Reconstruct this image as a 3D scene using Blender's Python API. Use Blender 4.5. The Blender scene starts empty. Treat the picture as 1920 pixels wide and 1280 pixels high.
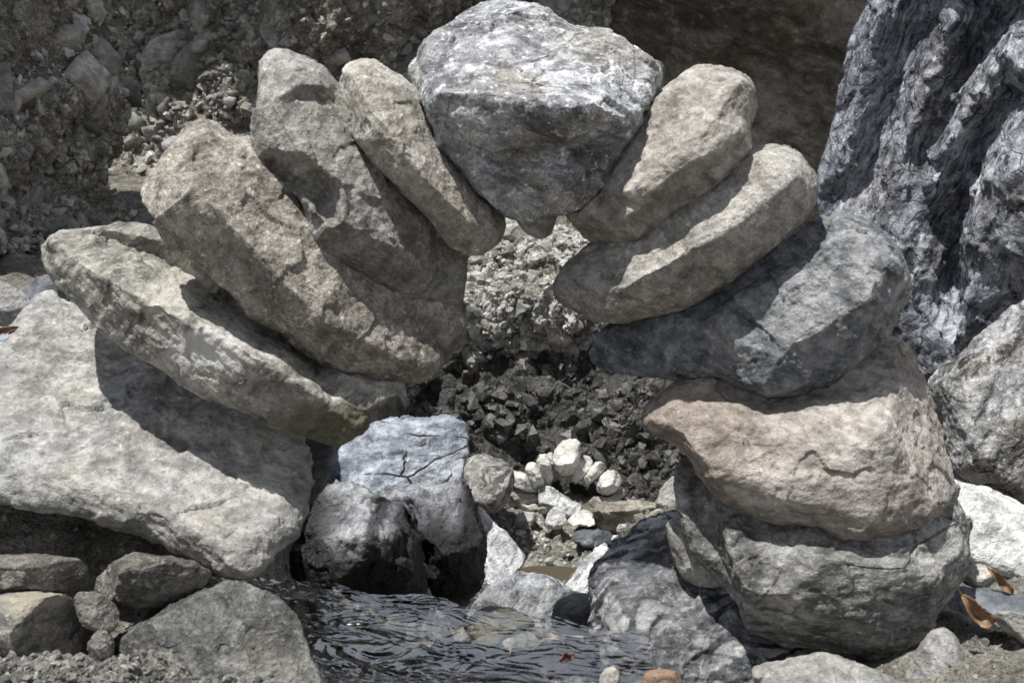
import bpy, bmesh, math, random
import numpy as np
from mathutils import Vector, Matrix
from mathutils.geometry import delaunay_2d_cdt

# ------------------------------------------------------------------ camera, sky, sun, exposure
SC = bpy.context.scene
COL = SC.collection
LENS = 40.0
PITCH = math.radians(15.0)
CAM = np.array([0.0, 0.0, 0.0])
camd = bpy.data.cameras.new("camera")
camd.lens = LENS; camd.sensor_width = 36.0; camd.clip_start = 0.05; camd.clip_end = 500.0
cam = bpy.data.objects.new("camera", camd); COL.objects.link(cam)
cam.location = CAM; cam.rotation_euler = (math.radians(90) - PITCH, 0, 0)
SC.camera = cam
camd.dof.use_dof = True; camd.dof.focus_distance = 2.3; camd.dof.aperture_fstop = 11.0

SUN_AZ, SUN_EL = 243.0, 73.0      # azimuth clockwise from +Y, the view direction; elevation
world = bpy.data.worlds.new("World"); SC.world = world; world.use_nodes = True
wn = world.node_tree.nodes; wl = world.node_tree.links
bg = wn["Background"]
sky = wn.new("ShaderNodeTexSky"); sky.sky_type = 'NISHITA'; sky.sun_disc = False
sky.sun_elevation = math.radians(SUN_EL); sky.sun_rotation = math.radians(SUN_AZ)
# white broken cloud over the blue: direction-based noise
wtc = wn.new("ShaderNodeTexCoord"); wno = wn.new("ShaderNodeTexNoise"); wno.inputs['Scale'].default_value = 1.6; wno.inputs['Detail'].default_value = 5
wmr = wn.new("ShaderNodeMapRange"); wmr.interpolation_type = 'SMOOTHSTEP'; wmr.inputs[1].default_value = .33; wmr.inputs[2].default_value = .50; wmr.inputs[4].default_value = .9
wmx = wn.new("ShaderNodeMix"); wmx.data_type = 'RGBA'; wmx.inputs[7].default_value = (9.0, 9.4, 10.4, 1)
wl.new(wtc.outputs['Generated'], wno.inputs['Vector']); wl.new(wno.outputs['Fac'], wmr.inputs[0]); wl.new(wmr.outputs[0], wmx.inputs[0])
# bright cloud patch added ahead, out of view, for the stream to reflect
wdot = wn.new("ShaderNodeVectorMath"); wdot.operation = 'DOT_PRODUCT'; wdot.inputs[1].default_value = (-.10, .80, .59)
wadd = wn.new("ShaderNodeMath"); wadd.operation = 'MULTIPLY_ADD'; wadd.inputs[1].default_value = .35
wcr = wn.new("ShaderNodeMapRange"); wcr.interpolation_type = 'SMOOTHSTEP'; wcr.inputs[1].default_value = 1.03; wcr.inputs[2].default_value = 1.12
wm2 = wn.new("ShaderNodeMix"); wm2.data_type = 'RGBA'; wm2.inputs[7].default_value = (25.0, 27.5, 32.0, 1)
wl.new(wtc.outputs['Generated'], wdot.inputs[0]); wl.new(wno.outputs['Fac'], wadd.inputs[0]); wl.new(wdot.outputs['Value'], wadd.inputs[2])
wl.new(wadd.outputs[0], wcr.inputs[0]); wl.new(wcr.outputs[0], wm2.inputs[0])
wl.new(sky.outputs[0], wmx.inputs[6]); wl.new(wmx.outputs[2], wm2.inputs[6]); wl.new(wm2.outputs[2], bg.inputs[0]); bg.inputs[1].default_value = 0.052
sund = bpy.data.lights.new("sun", 'SUN'); sund.energy = 4.9; sund.angle = math.radians(0.6); sund.color = (1.0, 0.98, 0.94)
sun = bpy.data.objects.new("sun", sund); COL.objects.link(sun)
_a, _e = math.radians(SUN_AZ), math.radians(SUN_EL)
SD = Vector((math.sin(_a)*math.cos(_e), math.cos(_a)*math.cos(_e), math.sin(_e)))
sun.rotation_euler = SD.to_track_quat('Z', 'Y').to_euler()
SC.view_settings.view_transform = 'Standard'; SC.view_settings.look = 'None'
SC.view_settings.exposure = 0.26; SC.view_settings.gamma = 1.0
SC.cycles.max_bounces = 5; SC.cycles.diffuse_bounces = 3; SC.cycles.transparent_max_bounces = 6
SC.cycles.use_denoising = True

# ------------------------------------------------------------------ helpers
K = 36.0/LENS/1920.0
FW = np.array([0, math.cos(PITCH), -math.sin(PITCH)]); UP = np.array([0, math.sin(PITCH), math.cos(PITCH)]); RT = np.array([1.0, 0, 0])
def P(px, py, d):
    px = np.asarray(px, float); py = np.asarray(py, float); d = np.asarray(d, float)
    u = (px-960)*K*d; v = -(py-640)*K*d
    return CAM + u[..., None]*RT + v[..., None]*UP + d[..., None]*FW

def _h(ix, iy, iz, s):
    n = (ix*374761393 + iy*668265263 + iz*2147483647 % 4294967291 + s*974634777) & 0xFFFFFFFF
    n = ((n ^ (n >> 13))*1274126177) & 0xFFFFFFFF
    n = ((n ^ (n >> 16))*2246822519) & 0xFFFFFFFF
    return (n ^ (n >> 15)) & 0xFFFFFFFF
GR = np.array([[1,1,0],[-1,1,0],[1,-1,0],[-1,-1,0],[1,0,1],[-1,0,1],[1,0,-1],[-1,0,-1],[0,1,1],[0,-1,1],[0,1,-1],[0,-1,-1],[1,1,0],[-1,1,0],[0,-1,1],[0,-1,-1]], float)
def pn(p, seed=0):                       # gradient noise, about -1..1
    f0 = np.floor(p); i = f0.astype(np.int64); f = p-f0
    w = f*f*f*(f*(f*6-15)+10); r = 0
    for dx in (0, 1):
        for dy in (0, 1):
            for dz in (0, 1):
                g = GR[_h(i[:, 0]+dx, (i[:, 1]+dy)*57, (i[:, 2]+dz)*131, seed) & 15]
                q = g[:, 0]*(f[:, 0]-dx)+g[:, 1]*(f[:, 1]-dy)+g[:, 2]*(f[:, 2]-dz)
                r = r + q*(w[:, 0] if dx else 1-w[:, 0])*(w[:, 1] if dy else 1-w[:, 1])*(w[:, 2] if dz else 1-w[:, 2])
    return r
def fbm(p, oct=4, seed=0, gain=0.5, ridge=False):
    a, r, q = 1.0, 0, p
    for k in range(oct):
        n = pn(q, seed+k*17)
        r = r + a*((1-2*np.abs(n)) if ridge else n)
        a *= gain; q = q*2.03+3.1
    return r
def cells(p, seed=0, facet=True):        # worley: F1, F2, per-cell tilted plane, per-cell random
    i = np.floor(p).astype(np.int64)
    n = len(p); f1 = np.full(n, 9.0); f2 = np.full(n, 9.0); fv = np.zeros((n, 3)); cid = np.zeros(n, np.int64)
    for dx in (-1, 0, 1):
        for dy in (-1, 0, 1):
            for dz in (-1, 0, 1):
                h = _h(i[:, 0]+dx, (i[:, 1]+dy)*57, (i[:, 2]+dz)*131, seed)
                c = np.stack([i[:, 0]+dx+(h & 1023)/1023., i[:, 1]+dy+((h >> 10) & 1023)/1023., i[:, 2]+dz+((h >> 20) & 1023)/1023.], 1)
                v = p-c; d = np.sqrt((v*v).sum(1))
                m = d < f1
                f2 = np.where(m, f1, np.minimum(f2, d)); f1 = np.where(m, d, f1)
                fv[m] = v[m]; cid[m] = h[m]
    g = np.stack([((cid*7) & 255)/127.5-1, ((cid >> 7) & 255)/127.5-1, ((cid >> 15) & 255)/127.5-1], 1)
    return f1, f2, (g*fv).sum(1), ((cid >> 5) & 255)/255.

def tag(o, label=None, cat=None, group=None, kind=None):
    if label: o['label'] = label
    if cat: o['category'] = cat
    if group: o['group'] = group
    if kind: o['kind'] = kind
    return o

def smooth_poly(pts, step=9.0, sharp=0.75):
    pts = np.array(pts, float); n = len(pts); out = []
    for i in range(n):
        a, b, c, d = pts[i-1], pts[i], pts[(i+1) % n], pts[(i+2) % n]
        L = np.linalg.norm(c-b); k = max(1, int(L/step))
        for t in np.arange(k)/k:
            cr = 0.5*((2*b)+(-a+c)*t+(2*a-5*b+4*c-d)*t*t+(-a+3*b-3*c+d)*t**3)
            out.append(cr*sharp+(b+(c-b)*t)*(1-sharp))
    return np.array(out)
def inside(poly, q):
    x, y = q[:, 0], q[:, 1]; r = np.zeros(len(q), bool); j = len(poly)-1
    for i in range(len(poly)):
        a, b = poly[i], poly[j]
        c = ((a[1] > y) != (b[1] > y)) & (x < (b[0]-a[0])*(y-a[1])/((b[1]-a[1]) or 1e-9)+a[0])
        r ^= c; j = i
    return r
def dist(poly, q):
    r = np.full(len(q), 1e9)
    for i in range(len(poly)):
        a = poly[i]; b = poly[(i+1) % len(poly)]; ab = b-a; L = (ab*ab).sum() or 1e-9
        t = np.clip(((q-a)@ab)/L, 0, 1)
        r = np.minimum(r, np.linalg.norm(q-(a+t[:, None]*ab), axis=1))
    return r
def interp(tv, tf, th, q):
    r = np.full(len(q), np.nan)
    for f in tf:
        a, b, c = tv[f[0]], tv[f[1]], tv[f[2]]
        D = (b[0]-a[0])*(c[1]-a[1])-(c[0]-a[0])*(b[1]-a[1])
        if abs(D) < 1e-9: continue
        lo = np.minimum(np.minimum(a, b), c); hi = np.maximum(np.maximum(a, b), c)
        m = np.where((q[:, 0] >= lo[0]-.01) & (q[:, 0] <= hi[0]+.01) & (q[:, 1] >= lo[1]-.01) & (q[:, 1] <= hi[1]+.01))[0]
        if not len(m): continue
        v = q[m]
        w1 = ((v[:, 0]-a[0])*(c[1]-a[1])-(c[0]-a[0])*(v[:, 1]-a[1]))/D
        w2 = ((b[0]-a[0])*(v[:, 1]-a[1])-(v[:, 0]-a[0])*(b[1]-a[1]))/D
        k = (w1 > -1e-6) & (w2 > -1e-6) & (w1+w2 < 1+1e-6)
        r[m[k]] = (th[f[0]]*(1-w1-w2)+th[f[1]]*w1+th[f[2]]*w2)[k]
    return r

SURF = {}
def rock(name, out, D, mat, label=None, cat='stone', group=None, kind=None, rim=0.03, back=0.14, gx=0., gy=0.,
         feats=(), R=26, seed=1, vox=None, res=1.75, lo=1., fac=1., fol=1., fine=1., ang=0., wavel=0.09, sm=3, cong=0., key=None, soft=0, cuts=0, cutd=(.1, .25)):
    """out: outline in photo pixels at distance D; feats: polylines/points (px, py, metres towards the viewer)."""
    poly = smooth_poly(out)
    cx, cy = poly.mean(0)
    # facet heights
    pts = [tuple(p) for p in poly]; hs = [rim]*len(pts); ed = [(i, (i+1) % len(pts)) for i in range(len(pts))]
    for f in feats:
        b = len(pts)
        for k, (x, y, h) in enumerate(f):
            pts.append((x, y)); hs.append(h)
            if k: ed.append((b+k-1, b+k))
    V, E, F0, ov, _, _ = delaunay_2d_cdt([Vector(p) for p in pts], ed, [], 1, 1e-4)
    tv = np.array([tuple(v) for v in V]); th = np.array([np.mean([hs[k] for k in o]) if len(o) else np.nan for o in ov])
    bad = np.isnan(th)
    for k in np.where(bad)[0]:
        dd = np.linalg.norm(tv-tv[k], axis=1); dd[bad] = 1e9; j = np.argsort(dd)[:2]; th[k] = th[j].mean()
    # sample points
    span = poly.max(0)-poly.min(0); g = max(7.0, max(span)/60)
    gxs, gys = np.meshgrid(np.arange(poly[:, 0].min(), poly[:, 0].max(), g), np.arange(poly[:, 1].min(), poly[:, 1].max(), g))
    q = np.stack([gxs.ravel(), gys.ravel()], 1)
    rng = np.random.RandomState(seed); q = q+rng.uniform(-.2, .2, q.shape)*g
    q = q[inside(poly, q)]; dq = dist(poly, q); q = q[dq > R*0.9]
    tang = np.roll(poly, -1, 0)-np.roll(poly, 1, 0); tang /= np.linalg.norm(tang, axis=1)[:, None]+1e-9
    nor = np.stack([-tang[:, 1], tang[:, 0]], 1)
    if not inside(poly, poly[:5]+nor[:5]*2).sum() > 2: nor = -nor
    rings = []
    for fr in (0.03, 0.12, 0.28, 0.5, 0.78):
        c = poly+nor*R*fr; c = c[inside(poly, c)]
        rings.append(c[dist(poly, c) > R*fr*0.8])
    allp = np.concatenate([poly]+rings+[q]); n0 = len(poly)
    V, E, F, ov, _, _ = delaunay_2d_cdt([Vector(p) for p in allp], [(i, (i+1) % n0) for i in range(n0)], [], 1, 1e-3)
    v2 = np.array([tuple(v) for v in V]); F = [tuple(f) for f in F]
    H = interp(tv, [tuple(f) for f in F0], th, v2)
    H[np.isnan(H)] = rim
    dd = dist(poly, v2); t = np.clip(dd/R, 0, 1); prof = np.sqrt(1-(1-t)**2)
    onb = dd < 1e-2
    prof[onb] = 0
    if soft:
        for _ in range(soft):
            acc = H.copy(); cnt = np.ones(len(H))
            fa = np.array(F)
            for a, b in ((0, 1), (1, 2), (2, 0)):
                np.add.at(acc, fa[:, a], H[fa[:, b]]); np.add.at(cnt, fa[:, a], 1)
                np.add.at(acc, fa[:, b], H[fa[:, a]]); np.add.at(cnt, fa[:, b], 1)
            H = acc/cnt
    dpl = D+gx*(v2[:, 0]-cx)/100+gy*(v2[:, 1]-cy)/100
    base = P(v2[:, 0], v2[:, 1], dpl)
    ray = P(cx, cy, 1.0)-CAM; ray = ray/np.linalg.norm(ray)
    Hf = H*prof
    front = base-ray*Hf[:, None]
    dmax = max(dd.max(), 1); bk = back*np.sqrt(np.clip(1-(1-dd/dmax)**2, 0, 1))
    backv = base+ray*bk[:, None]
    n = len(v2)
    bidx = np.arange(n)+n; bidx[onb] = np.where(onb)[0]
    verts = np.concatenate([front, backv])
    fa = np.array(F)
    # orientation: front triangles must face the viewer
    a = front[fa[:, 1]]-front[fa[:, 0]]; b = front[fa[:, 2]]-front[fa[:, 0]]
    flip = (np.cross(a, b)@ray) > 0; fa[flip] = fa[flip][:, ::-1]
    fb = bidx[fa][:, ::-1]
    ctr = P(cx, cy, D)
    me = bpy.data.meshes.new(name)
    me.from_pydata((verts-ctr).tolist(), [], fa.tolist()+fb.tolist()); me.update()
    o = bpy.data.objects.new('tmp', me); COL.objects.link(o)
    vox = vox or D*K*1920/1024*res
    r = o.modifiers.new('r', 'REMESH'); r.mode = 'VOXEL'; r.voxel_size = vox
    if sm: s = o.modifiers.new('s', 'SMOOTH'); s.iterations = sm; s.factor = 0.5
    dg = bpy.context.evaluated_depsgraph_get()
    m2 = bpy.data.meshes.new_from_object(o.evaluated_get(dg))
    bpy.data.objects.remove(o); bpy.data.meshes.remove(me)
    N = len(m2.vertices); co = np.empty(N*3, np.float32); m2.vertices.foreach_get('co', co); co = co.reshape(-1, 3).astype(float)
    no = np.empty(N*3, np.float32); m2.vertex_normals.foreach_get('vector', no); no = no.reshape(-1, 3).astype(float)
    crng = np.random.RandomState(seed+900); ext = co.max(0)-co.min(0)
    for _ in range(cuts):              # worn break planes on the side that shows
        a_ = crng.uniform(0, 2*math.pi); tl = crng.uniform(.35, 1.1)
        nn = -ray*math.cos(tl)+(RT*math.cos(a_)+UP*math.sin(a_))*math.sin(tl); nn /= np.linalg.norm(nn)
        dd_ = co@nn; hi = dd_.max(); c_ = hi-(hi-dd_.min())*crng.uniform(*cutd); m_ = dd_ > c_
        co[m_] -= np.outer((dd_[m_]-c_)*.93, nn)
    s = max(span)*K*D/0.35            # size relative to a 35 cm stone
    ca, sa = math.cos(math.radians(ang)), math.sin(math.radians(ang))
    fx = co[:, 0]*ca+co[:, 2]*sa; fz = -co[:, 0]*sa+co[:, 2]*ca
    fp = np.stack([fx*1.0, co[:, 1]*2.2, fz*4.5], 1)
    w = wavel
    d = lo*0.0075*fbm(co/w, 4, seed)*min(s, 2.)
    if fac:
        f1, f2, pl, cr = cells(co/(w*.62)+0.35*np.stack([fbm(co/w*1.5, 2, seed+5), fbm(co/w*1.5, 2, seed+6), fbm(co/w*1.5, 2, seed+7)], 1), seed+3)
        d += fac*0.0050*np.clip(pl, -.8, .8)*min(s, 2.)
        f1, f2, pl, cr = cells(co/(w*.2)+0.3*fbm(co/w*4, 2, seed+9)[:, None], seed+4)
        d += fac*0.0013*np.clip(pl, -.8, .8)*min(s, 2.)
    if fol:
        d += fol*0.0022*fbm(fp/(w*.9), 4, seed+30, .55)*min(s, 2.)
        rr = fbm(fp/(w*.7), 3, seed+40, ridge=True); d -= fol*0.0022*np.clip(rr-1.05, 0, 1)*min(s, 2.)
    d += fine*0.0011*fbm(co/(0.012*D/1.6), 3, seed+50, .6)*(D/1.6)
    if cong:
        for sc_, am in ((0.20, .045), (0.09, .024), (0.045, .014)):
            f1, f2, pl, cr = cells(co/sc_+0.25*fbm(co/sc_, 2, seed+70)[:, None], seed+60+int(sc_*100))
            d += cong*am*((cr > .55)*(0.5-np.clip(f1, 0, .6))*.8+pl*.75)
        d += cong*.05*fbm(co/.5, 4, seed+81, .55)
    co = co+no*d[:, None]
    m2.vertices.foreach_set('co', co.astype(np.float32).ravel())
    m2.polygons.foreach_set('use_smooth', np.ones(len(m2.polygons), bool)); m2.update()
    m2.name = name; m2.materials.clear(); m2.materials.append(mat)
    o = bpy.data.objects.new(name, m2); COL.objects.link(o); o.location = ctr.tolist()
    tag(o, label, None if kind == 'structure' else cat, group, kind)
    if key: SURF[key] = (co+ctr, no)
    return o

# ------------------------------------------------------------------ materials
class NT:
    def __init__(s, name):
        s.m = bpy.data.materials.new(name); s.m.use_nodes = True; s.t = s.m.node_tree; s.t.nodes.clear()
        s.out = s.t.nodes.new('ShaderNodeOutputMaterial'); s.b = s.t.nodes.new('ShaderNodeBsdfPrincipled')
        s.t.links.new(s.b.outputs[0], s.out.inputs[0]); s.tc = s.t.nodes.new('ShaderNodeTexCoord')
    def L(s, a, b): s.t.links.new(a, b)
    def mapping(s, src, rot=(0, 0, 0), scale=(1, 1, 1), loc=(0, 0, 0)):
        n = s.t.nodes.new('ShaderNodeMapping'); n.inputs['Rotation'].default_value = rot; n.inputs['Scale'].default_value = scale; n.inputs['Location'].default_value = loc
        s.L(src, n.inputs['Vector']); return n.outputs[0]
    def noise(s, vec, sc, det=4, rough=.55, dist=0., typ='FBM'):
        n = s.t.nodes.new('ShaderNodeTexNoise'); n.inputs['Scale'].default_value = sc; n.inputs['Detail'].default_value = det
        n.inputs['Roughness'].default_value = rough; n.inputs['Distortion'].default_value = dist; s.L(vec, n.inputs['Vector']); return n.outputs['Fac']
    def vor(s, vec, sc, feat='DISTANCE_TO_EDGE', out='Distance'):
        n = s.t.nodes.new('ShaderNodeTexVoronoi'); n.feature = feat; n.inputs['Scale'].default_value = sc; s.L(vec, n.inputs['Vector']); return n.outputs[out]
    def ramp(s, fac, a, b, lo=0., hi=1.):
        n = s.t.nodes.new('ShaderNodeMapRange'); n.interpolation_type = 'SMOOTHSTEP'
        n.inputs[1].default_value = a; n.inputs[2].default_value = b; n.inputs[3].default_value = lo; n.inputs[4].default_value = hi
        s.L(fac, n.inputs[0]); return n.outputs[0]
    def math(s, op, a, b=None):
        n = s.t.nodes.new('ShaderNodeMath'); n.operation = op
        for k, v in enumerate((a, b)):
            if v is None: continue
            if isinstance(v, (int, float)): n.inputs[k].default_value = v
            else: s.L(v, n.inputs[k])
        return n.outputs[0]
    def mix(s, fac, a, b, mode='MIX'):
        n = s.t.nodes.new('ShaderNodeMix'); n.data_type = 'RGBA'; n.blend_type = mode
        for k, v in ((0, fac), (6, a), (7, b)):
            if isinstance(v, (int, float)): n.inputs[k].default_value = v
            elif isinstance(v, tuple): n.inputs[k].default_value = v+(1,) if len(v) == 3 else v
            else: s.L(v, n.inputs[k])
        return n.outputs[2]
    def bump(s, h, strength, dist_, prev=None):
        n = s.t.nodes.new('ShaderNodeBump'); n.inputs['Strength'].default_value = strength; n.inputs['Distance'].default_value = dist_
        s.L(h, n.inputs['Height'])
        if prev: s.L(prev, n.inputs['Normal'])
        return n.outputs[0]

def stone_mat(name, dark, mid, light, ang=0., streak=.6, sscale=26., stretch=4., blotch=9., patch=.5, speck=.5, spscale=170., cracks=0., crscale=9.,
              rough=.8, bump=1., bsc=1., tint=None, tamt=.5, spots=(), wet=None, attr=False, warp=1., bands=0., bscale=22., bdist=3.):
    n = NT(name); V = n.tc.outputs['Object']
    rot = (0, math.radians(ang), 0)
    wv = n.t.nodes.new('ShaderNodeTexNoise'); wv.inputs['Scale'].default_value = 5.; wv.inputs['Detail'].default_value = 3; n.L(V, wv.inputs['Vector'])
    wm = n.t.nodes.new('ShaderNodeVectorMath'); wm.operation = 'MULTIPLY_ADD'; n.L(wv.outputs['Color'], wm.inputs[0]); wm.inputs[1].default_value = (.07*warp,)*3; n.L(V, wm.inputs[2])
    W = wm.outputs[0]
    F_ = n.mapping(n.mapping(W, rot), scale=(1, 1.6, stretch))
    big = n.noise(V, blotch, 5, .6); s1 = n.noise(F_, sscale*.45, 6, .66); s2 = n.noise(F_, sscale*1.6, 4, .6)
    col = n.mix(n.ramp(big, .38, .62), mid, light)
    if tint: col = n.mix(n.math('MULTIPLY', n.ramp(n.noise(n.mapping(V, loc=(3, 1, 2)), blotch*.8, 4, .6), .45, .65), tamt), col, tint)
    pm = n.noise(n.mapping(W, loc=(7, 2, 5)), blotch*2.3, 6, .68)
    col = n.mix(n.math('MULTIPLY', n.ramp(pm, .52, .66), patch), col, dark)
    col = n.mix(n.math('MULTIPLY', n.ramp(s1, .47, .64), streak), col, dark)
    col = n.mix(n.math('MULTIPLY', n.ramp(s2, .54, .70), streak*.8), col, light)
    if bands:
        wv2 = n.t.nodes.new('ShaderNodeTexWave'); wv2.wave_type = 'BANDS'; wv2.bands_direction = 'Z'; wv2.inputs['Scale'].default_value = bscale; wv2.inputs['Distortion'].default_value = bdist
        wv2.inputs['Detail'].default_value = 4; wv2.inputs['Detail Scale'].default_value = .35; wv2.inputs['Detail Roughness'].default_value = .62; n.L(n.mapping(n.mapping(W, rot), scale=(.45, .8, 1)), wv2.inputs['Vector'])
        bf = n.math('MULTIPLY', n.ramp(wv2.outputs['Fac'], .42, .72), n.ramp(n.noise(V, 8, 4, .6), .36, .56, .15, 1.))
        col = n.mix(n.math('MULTIPLY', bf, bands), col, dark)
    g1 = n.noise(V, spscale, 3, .8); g2 = n.noise(n.mapping(V, loc=(1, 5, 9)), spscale*.45, 4, .75)
    col = n.mix(n.math('MULTIPLY', n.ramp(g1, .52, .66), speck), col, dark)
    col = n.mix(n.math('MULTIPLY', n.ramp(g2, .55, .68), speck*.8), col, tuple(min(1, c*1.5) for c in light))
    hgt = n.math('ADD', n.math('MULTIPLY', s1, -.45), n.math('MULTIPLY', g2, .5))
    if cracks:
        c1 = n.ramp(n.vor(n.mapping(W, rot, scale=(1, 1, 1.6)), crscale), 0., .022, 1., 0.)
        c1 = n.math('MULTIPLY', c1, n.ramp(n.noise(V, 6, 2), .45, .6))
        col = n.mix(n.math('MULTIPLY', c1, cracks), col, tuple(c*.25 for c in dark)); hgt = n.math('SUBTRACT', hgt, n.math('MULTIPLY', c1, cracks*1.5))
    col = n.mix(1., col, n.ramp(g1, .36, .64, 1-.42*speck, 1+.5*speck), 'MULTIPLY')
    g4 = n.noise(n.mapping(n.mapping(W, rot), scale=(1, 1.2, 1.9), loc=(4, 4, 1)), spscale*.2, 6, .72)
    col = n.mix(1., col, n.ramp(g4, .36, .64, .68, 1.32), 'MULTIPLY')
    geo = None
    for (p, r, c, a) in spots:
        if geo is None: geo = n.t.nodes.new('ShaderNodeNewGeometry'); jn = n.t.nodes.new('ShaderNodeVectorMath'); jn.operation = 'MULTIPLY_ADD'; nn_ = n.t.nodes.new('ShaderNodeTexNoise'); nn_.inputs['Scale'].default_value = 22; nn_.inputs['Detail'].default_value = 4; n.L(V, nn_.inputs['Vector']); n.L(nn_.outputs['Color'], jn.inputs[0]); jn.inputs[1].default_value = (.02,)*3; n.L(geo.outputs['Position'], jn.inputs[2])
        d = n.t.nodes.new('ShaderNodeVectorMath'); d.operation = 'SUBTRACT'; n.L(jn.outputs[0], d.inputs[0]); d.inputs[1].default_value = tuple(np.array(p)+.01)
        e = n.t.nodes.new('ShaderNodeVectorMath'); e.operation = 'MULTIPLY'; n.L(d.outputs[0], e.inputs[0]); e.inputs[1].default_value = tuple(1/x for x in (r if isinstance(r, tuple) else (r, r, r)))
        l = n.t.nodes.new('ShaderNodeVectorMath'); l.operation = 'LENGTH'; n.L(e.outputs[0], l.inputs[0])
        col = n.mix(n.ramp(l.outputs['Value'], .45, 1., a, 0.), col, c)
    if attr:
        at = n.t.nodes.new('ShaderNodeAttribute'); at.attribute_name = 'tone'
        col = n.mix(1., col, at.outputs['Color'], 'MULTIPLY')
    n.L(col, n.b.inputs['Base Color'])
    if wet is None: n.b.inputs['Roughness'].default_value = rough
    else: n.L(n.ramp(n.noise(V, 7, 4), .4, .6, wet, wet+.3), n.b.inputs['Roughness'])
    n.b.inputs['Specular IOR Level'].default_value = .35 if wet is None else .4
    hgt = n.math('ADD', hgt, n.math('MULTIPLY', g4, .5)); b1 = n.bump(hgt, .8*bump, .006*bsc); b2 = n.bump(n.math('ADD', g1, n.math('MULTIPLY', g2, .8)), .8*bump, .003*bsc, b1)
    n.L(b2, n.b.inputs['Normal'])
    return n.m

# ------------------------------------------------------------------ pebbles
def proto(k, sub, flat=.75):
    rng = np.random.RandomState(k); bm = bmesh.new(); bmesh.ops.create_icosphere(bm, subdivisions=sub, radius=1)
    v = np.array([tuple(x.co) for x in bm.verts]); f = np.array([[x.index for x in y.verts] for y in bm.faces]); bm.free()
    for _ in range(9):
        n = rng.normal(size=3); n /= np.linalg.norm(n); c = rng.uniform(.35, .75); d = v@n; m = d > c
        v[m] -= np.outer(d[m]-c, n)
    v *= rng.uniform([.8, .55, .35], [1.2, .9, .7]); v *= 1/np.abs(v).max()
    return v, f
PRO1 = [proto(i, 1) for i in range(14)]; PRO2 = [proto(i+50, 2) for i in range(10)]
def scatter(name, pos, nor, size, mat, label=None, seed=1, kind='stuff', tones=(.6, 1.35), sink=.25, pro=PRO1, smooth=False):
    rng = np.random.RandomState(seed); V, F, T, off = [], [], [], 0
    for i in range(len(pos)):
        v, f = pro[rng.randint(len(pro))]
        q = rng.normal(size=(3, 3)); u, _, w = np.linalg.svd(q); R = u@w
        s = size[i]; p = (v@R.T)*s+pos[i]+nor[i]*s*(.5-sink)*.6
        V.append(p); F.append(f+off); off += len(v)
        t = rng.uniform(*tones); T.append(np.repeat([[t*rng.uniform(.96, 1.05), t, t*rng.uniform(.93, 1.06), 1]], len(v), 0))
    V = np.concatenate(V).astype(np.float32); F = np.concatenate(F); T = np.concatenate(T).astype(np.float32)
    me = bpy.data.meshes.new(name); me.vertices.add(len(V)); me.vertices.foreach_set('co', V.ravel())
    me.loops.add(F.size); me.loops.foreach_set('vertex_index', F.ravel().astype(np.int32)); me.polygons.add(len(F))
    me.polygons.foreach_set('loop_start', np.arange(0, F.size, 3, dtype=np.int32)); me.update(calc_edges=True)
    me.polygons.foreach_set('use_smooth', np.full(len(F), bool(smooth)))
    ca = me.color_attributes.new('tone', 'FLOAT_COLOR', 'POINT'); ca.data.foreach_set('color', T.ravel())
    me.materials.append(mat); o = bpy.data.objects.new(name, me); COL.objects.link(o)
    return tag(o, label, None if label is None else 'gravel', None, kind)
def project(p):
    q = np.asarray(p)-CAM; d = q@FW
    return 960+(q@RT)/(K*d), 640-(q@UP)/(K*d), d
def pick(key, n, seed, cond=None, clump=.25, smin=.006, smax=.03, power=2.2, facing=True):
    co, no = SURF[key]; rng = np.random.RandomState(seed)
    px, py, d = project(co); m = (px > -250) & (px < 2170) & (py > -200) & (py < 1400) & (d > .3)
    if facing: v = co-CAM; m &= (no*v).sum(1) < 0
    if cond is not None: m &= cond(px, py)
    idx = np.where(m)[0]
    if clump: w = np.clip(pn(co[idx]/clump, seed)+.35, 0.03, None)
    else: w = np.ones(len(idx))
    idx = rng.choice(idx, min(n, len(idx)), replace=False, p=w/w.sum())
    size = smin+(smax-smin)*rng.uniform(0, 1, len(idx))**power*1.0
    return co[idx], no[idx], size
def snap(key, x, y, frac=50):
    co, no = SURF[key]; px, py, d = project(co); r = (px-x)**2+(py-y)**2; i = np.argsort(r)[:6]
    return float(np.median(d[i]))
def gravel(key, n, mat, label, seed, cond=None, **kw):
    sk = {k: kw.pop(k) for k in ('tones', 'sink', 'pro', 'smooth') if k in kw}
    p, nn, s = pick(key, n, seed, cond, **kw)
    return scatter('gravel', p, nn, s, mat, label, seed, **sk)

# ------------------------------------------------------------------ the stones' materials
S = stone_mat
M_slab = S('pale_schist', (.11, .105, .095), (.27, .262, .245), (.46, .44, .40), ang=-20, streak=.5, speck=.4, patch=.45, blotch=5, sscale=14, tint=(.235, .245, .255), tamt=.6)
M_tan = S('tan_granite', (.09, .078, .066), (.25, .228, .198), (.42, .39, .345), ang=40, streak=.35, speck=.85, patch=.7, blotch=11, tint=(.25, .225, .19), tamt=.35)
M_grey = S('grey_schist', (.09, .085, .078), (.245, .235, .215), (.36, .35, .325), ang=50, streak=.45, speck=.6, patch=.5)
M_pale = S('pale_quartz_stone', (.13, .12, .10), (.33, .31, .275), (.50, .48, .44), ang=50, streak=.35, speck=.6, patch=.4, tint=(.27, .225, .17), tamt=.5)
M_key = S('keystone_granite', (.06, .06, .065), (.30, .305, .32), (.56, .57, .59), ang=-20, streak=.75, sscale=30, stretch=2.2, speck=.9, patch=.7, blotch=8, tint=(.28, .24, .17), tamt=.55, cracks=.3, crscale=9)
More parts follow.
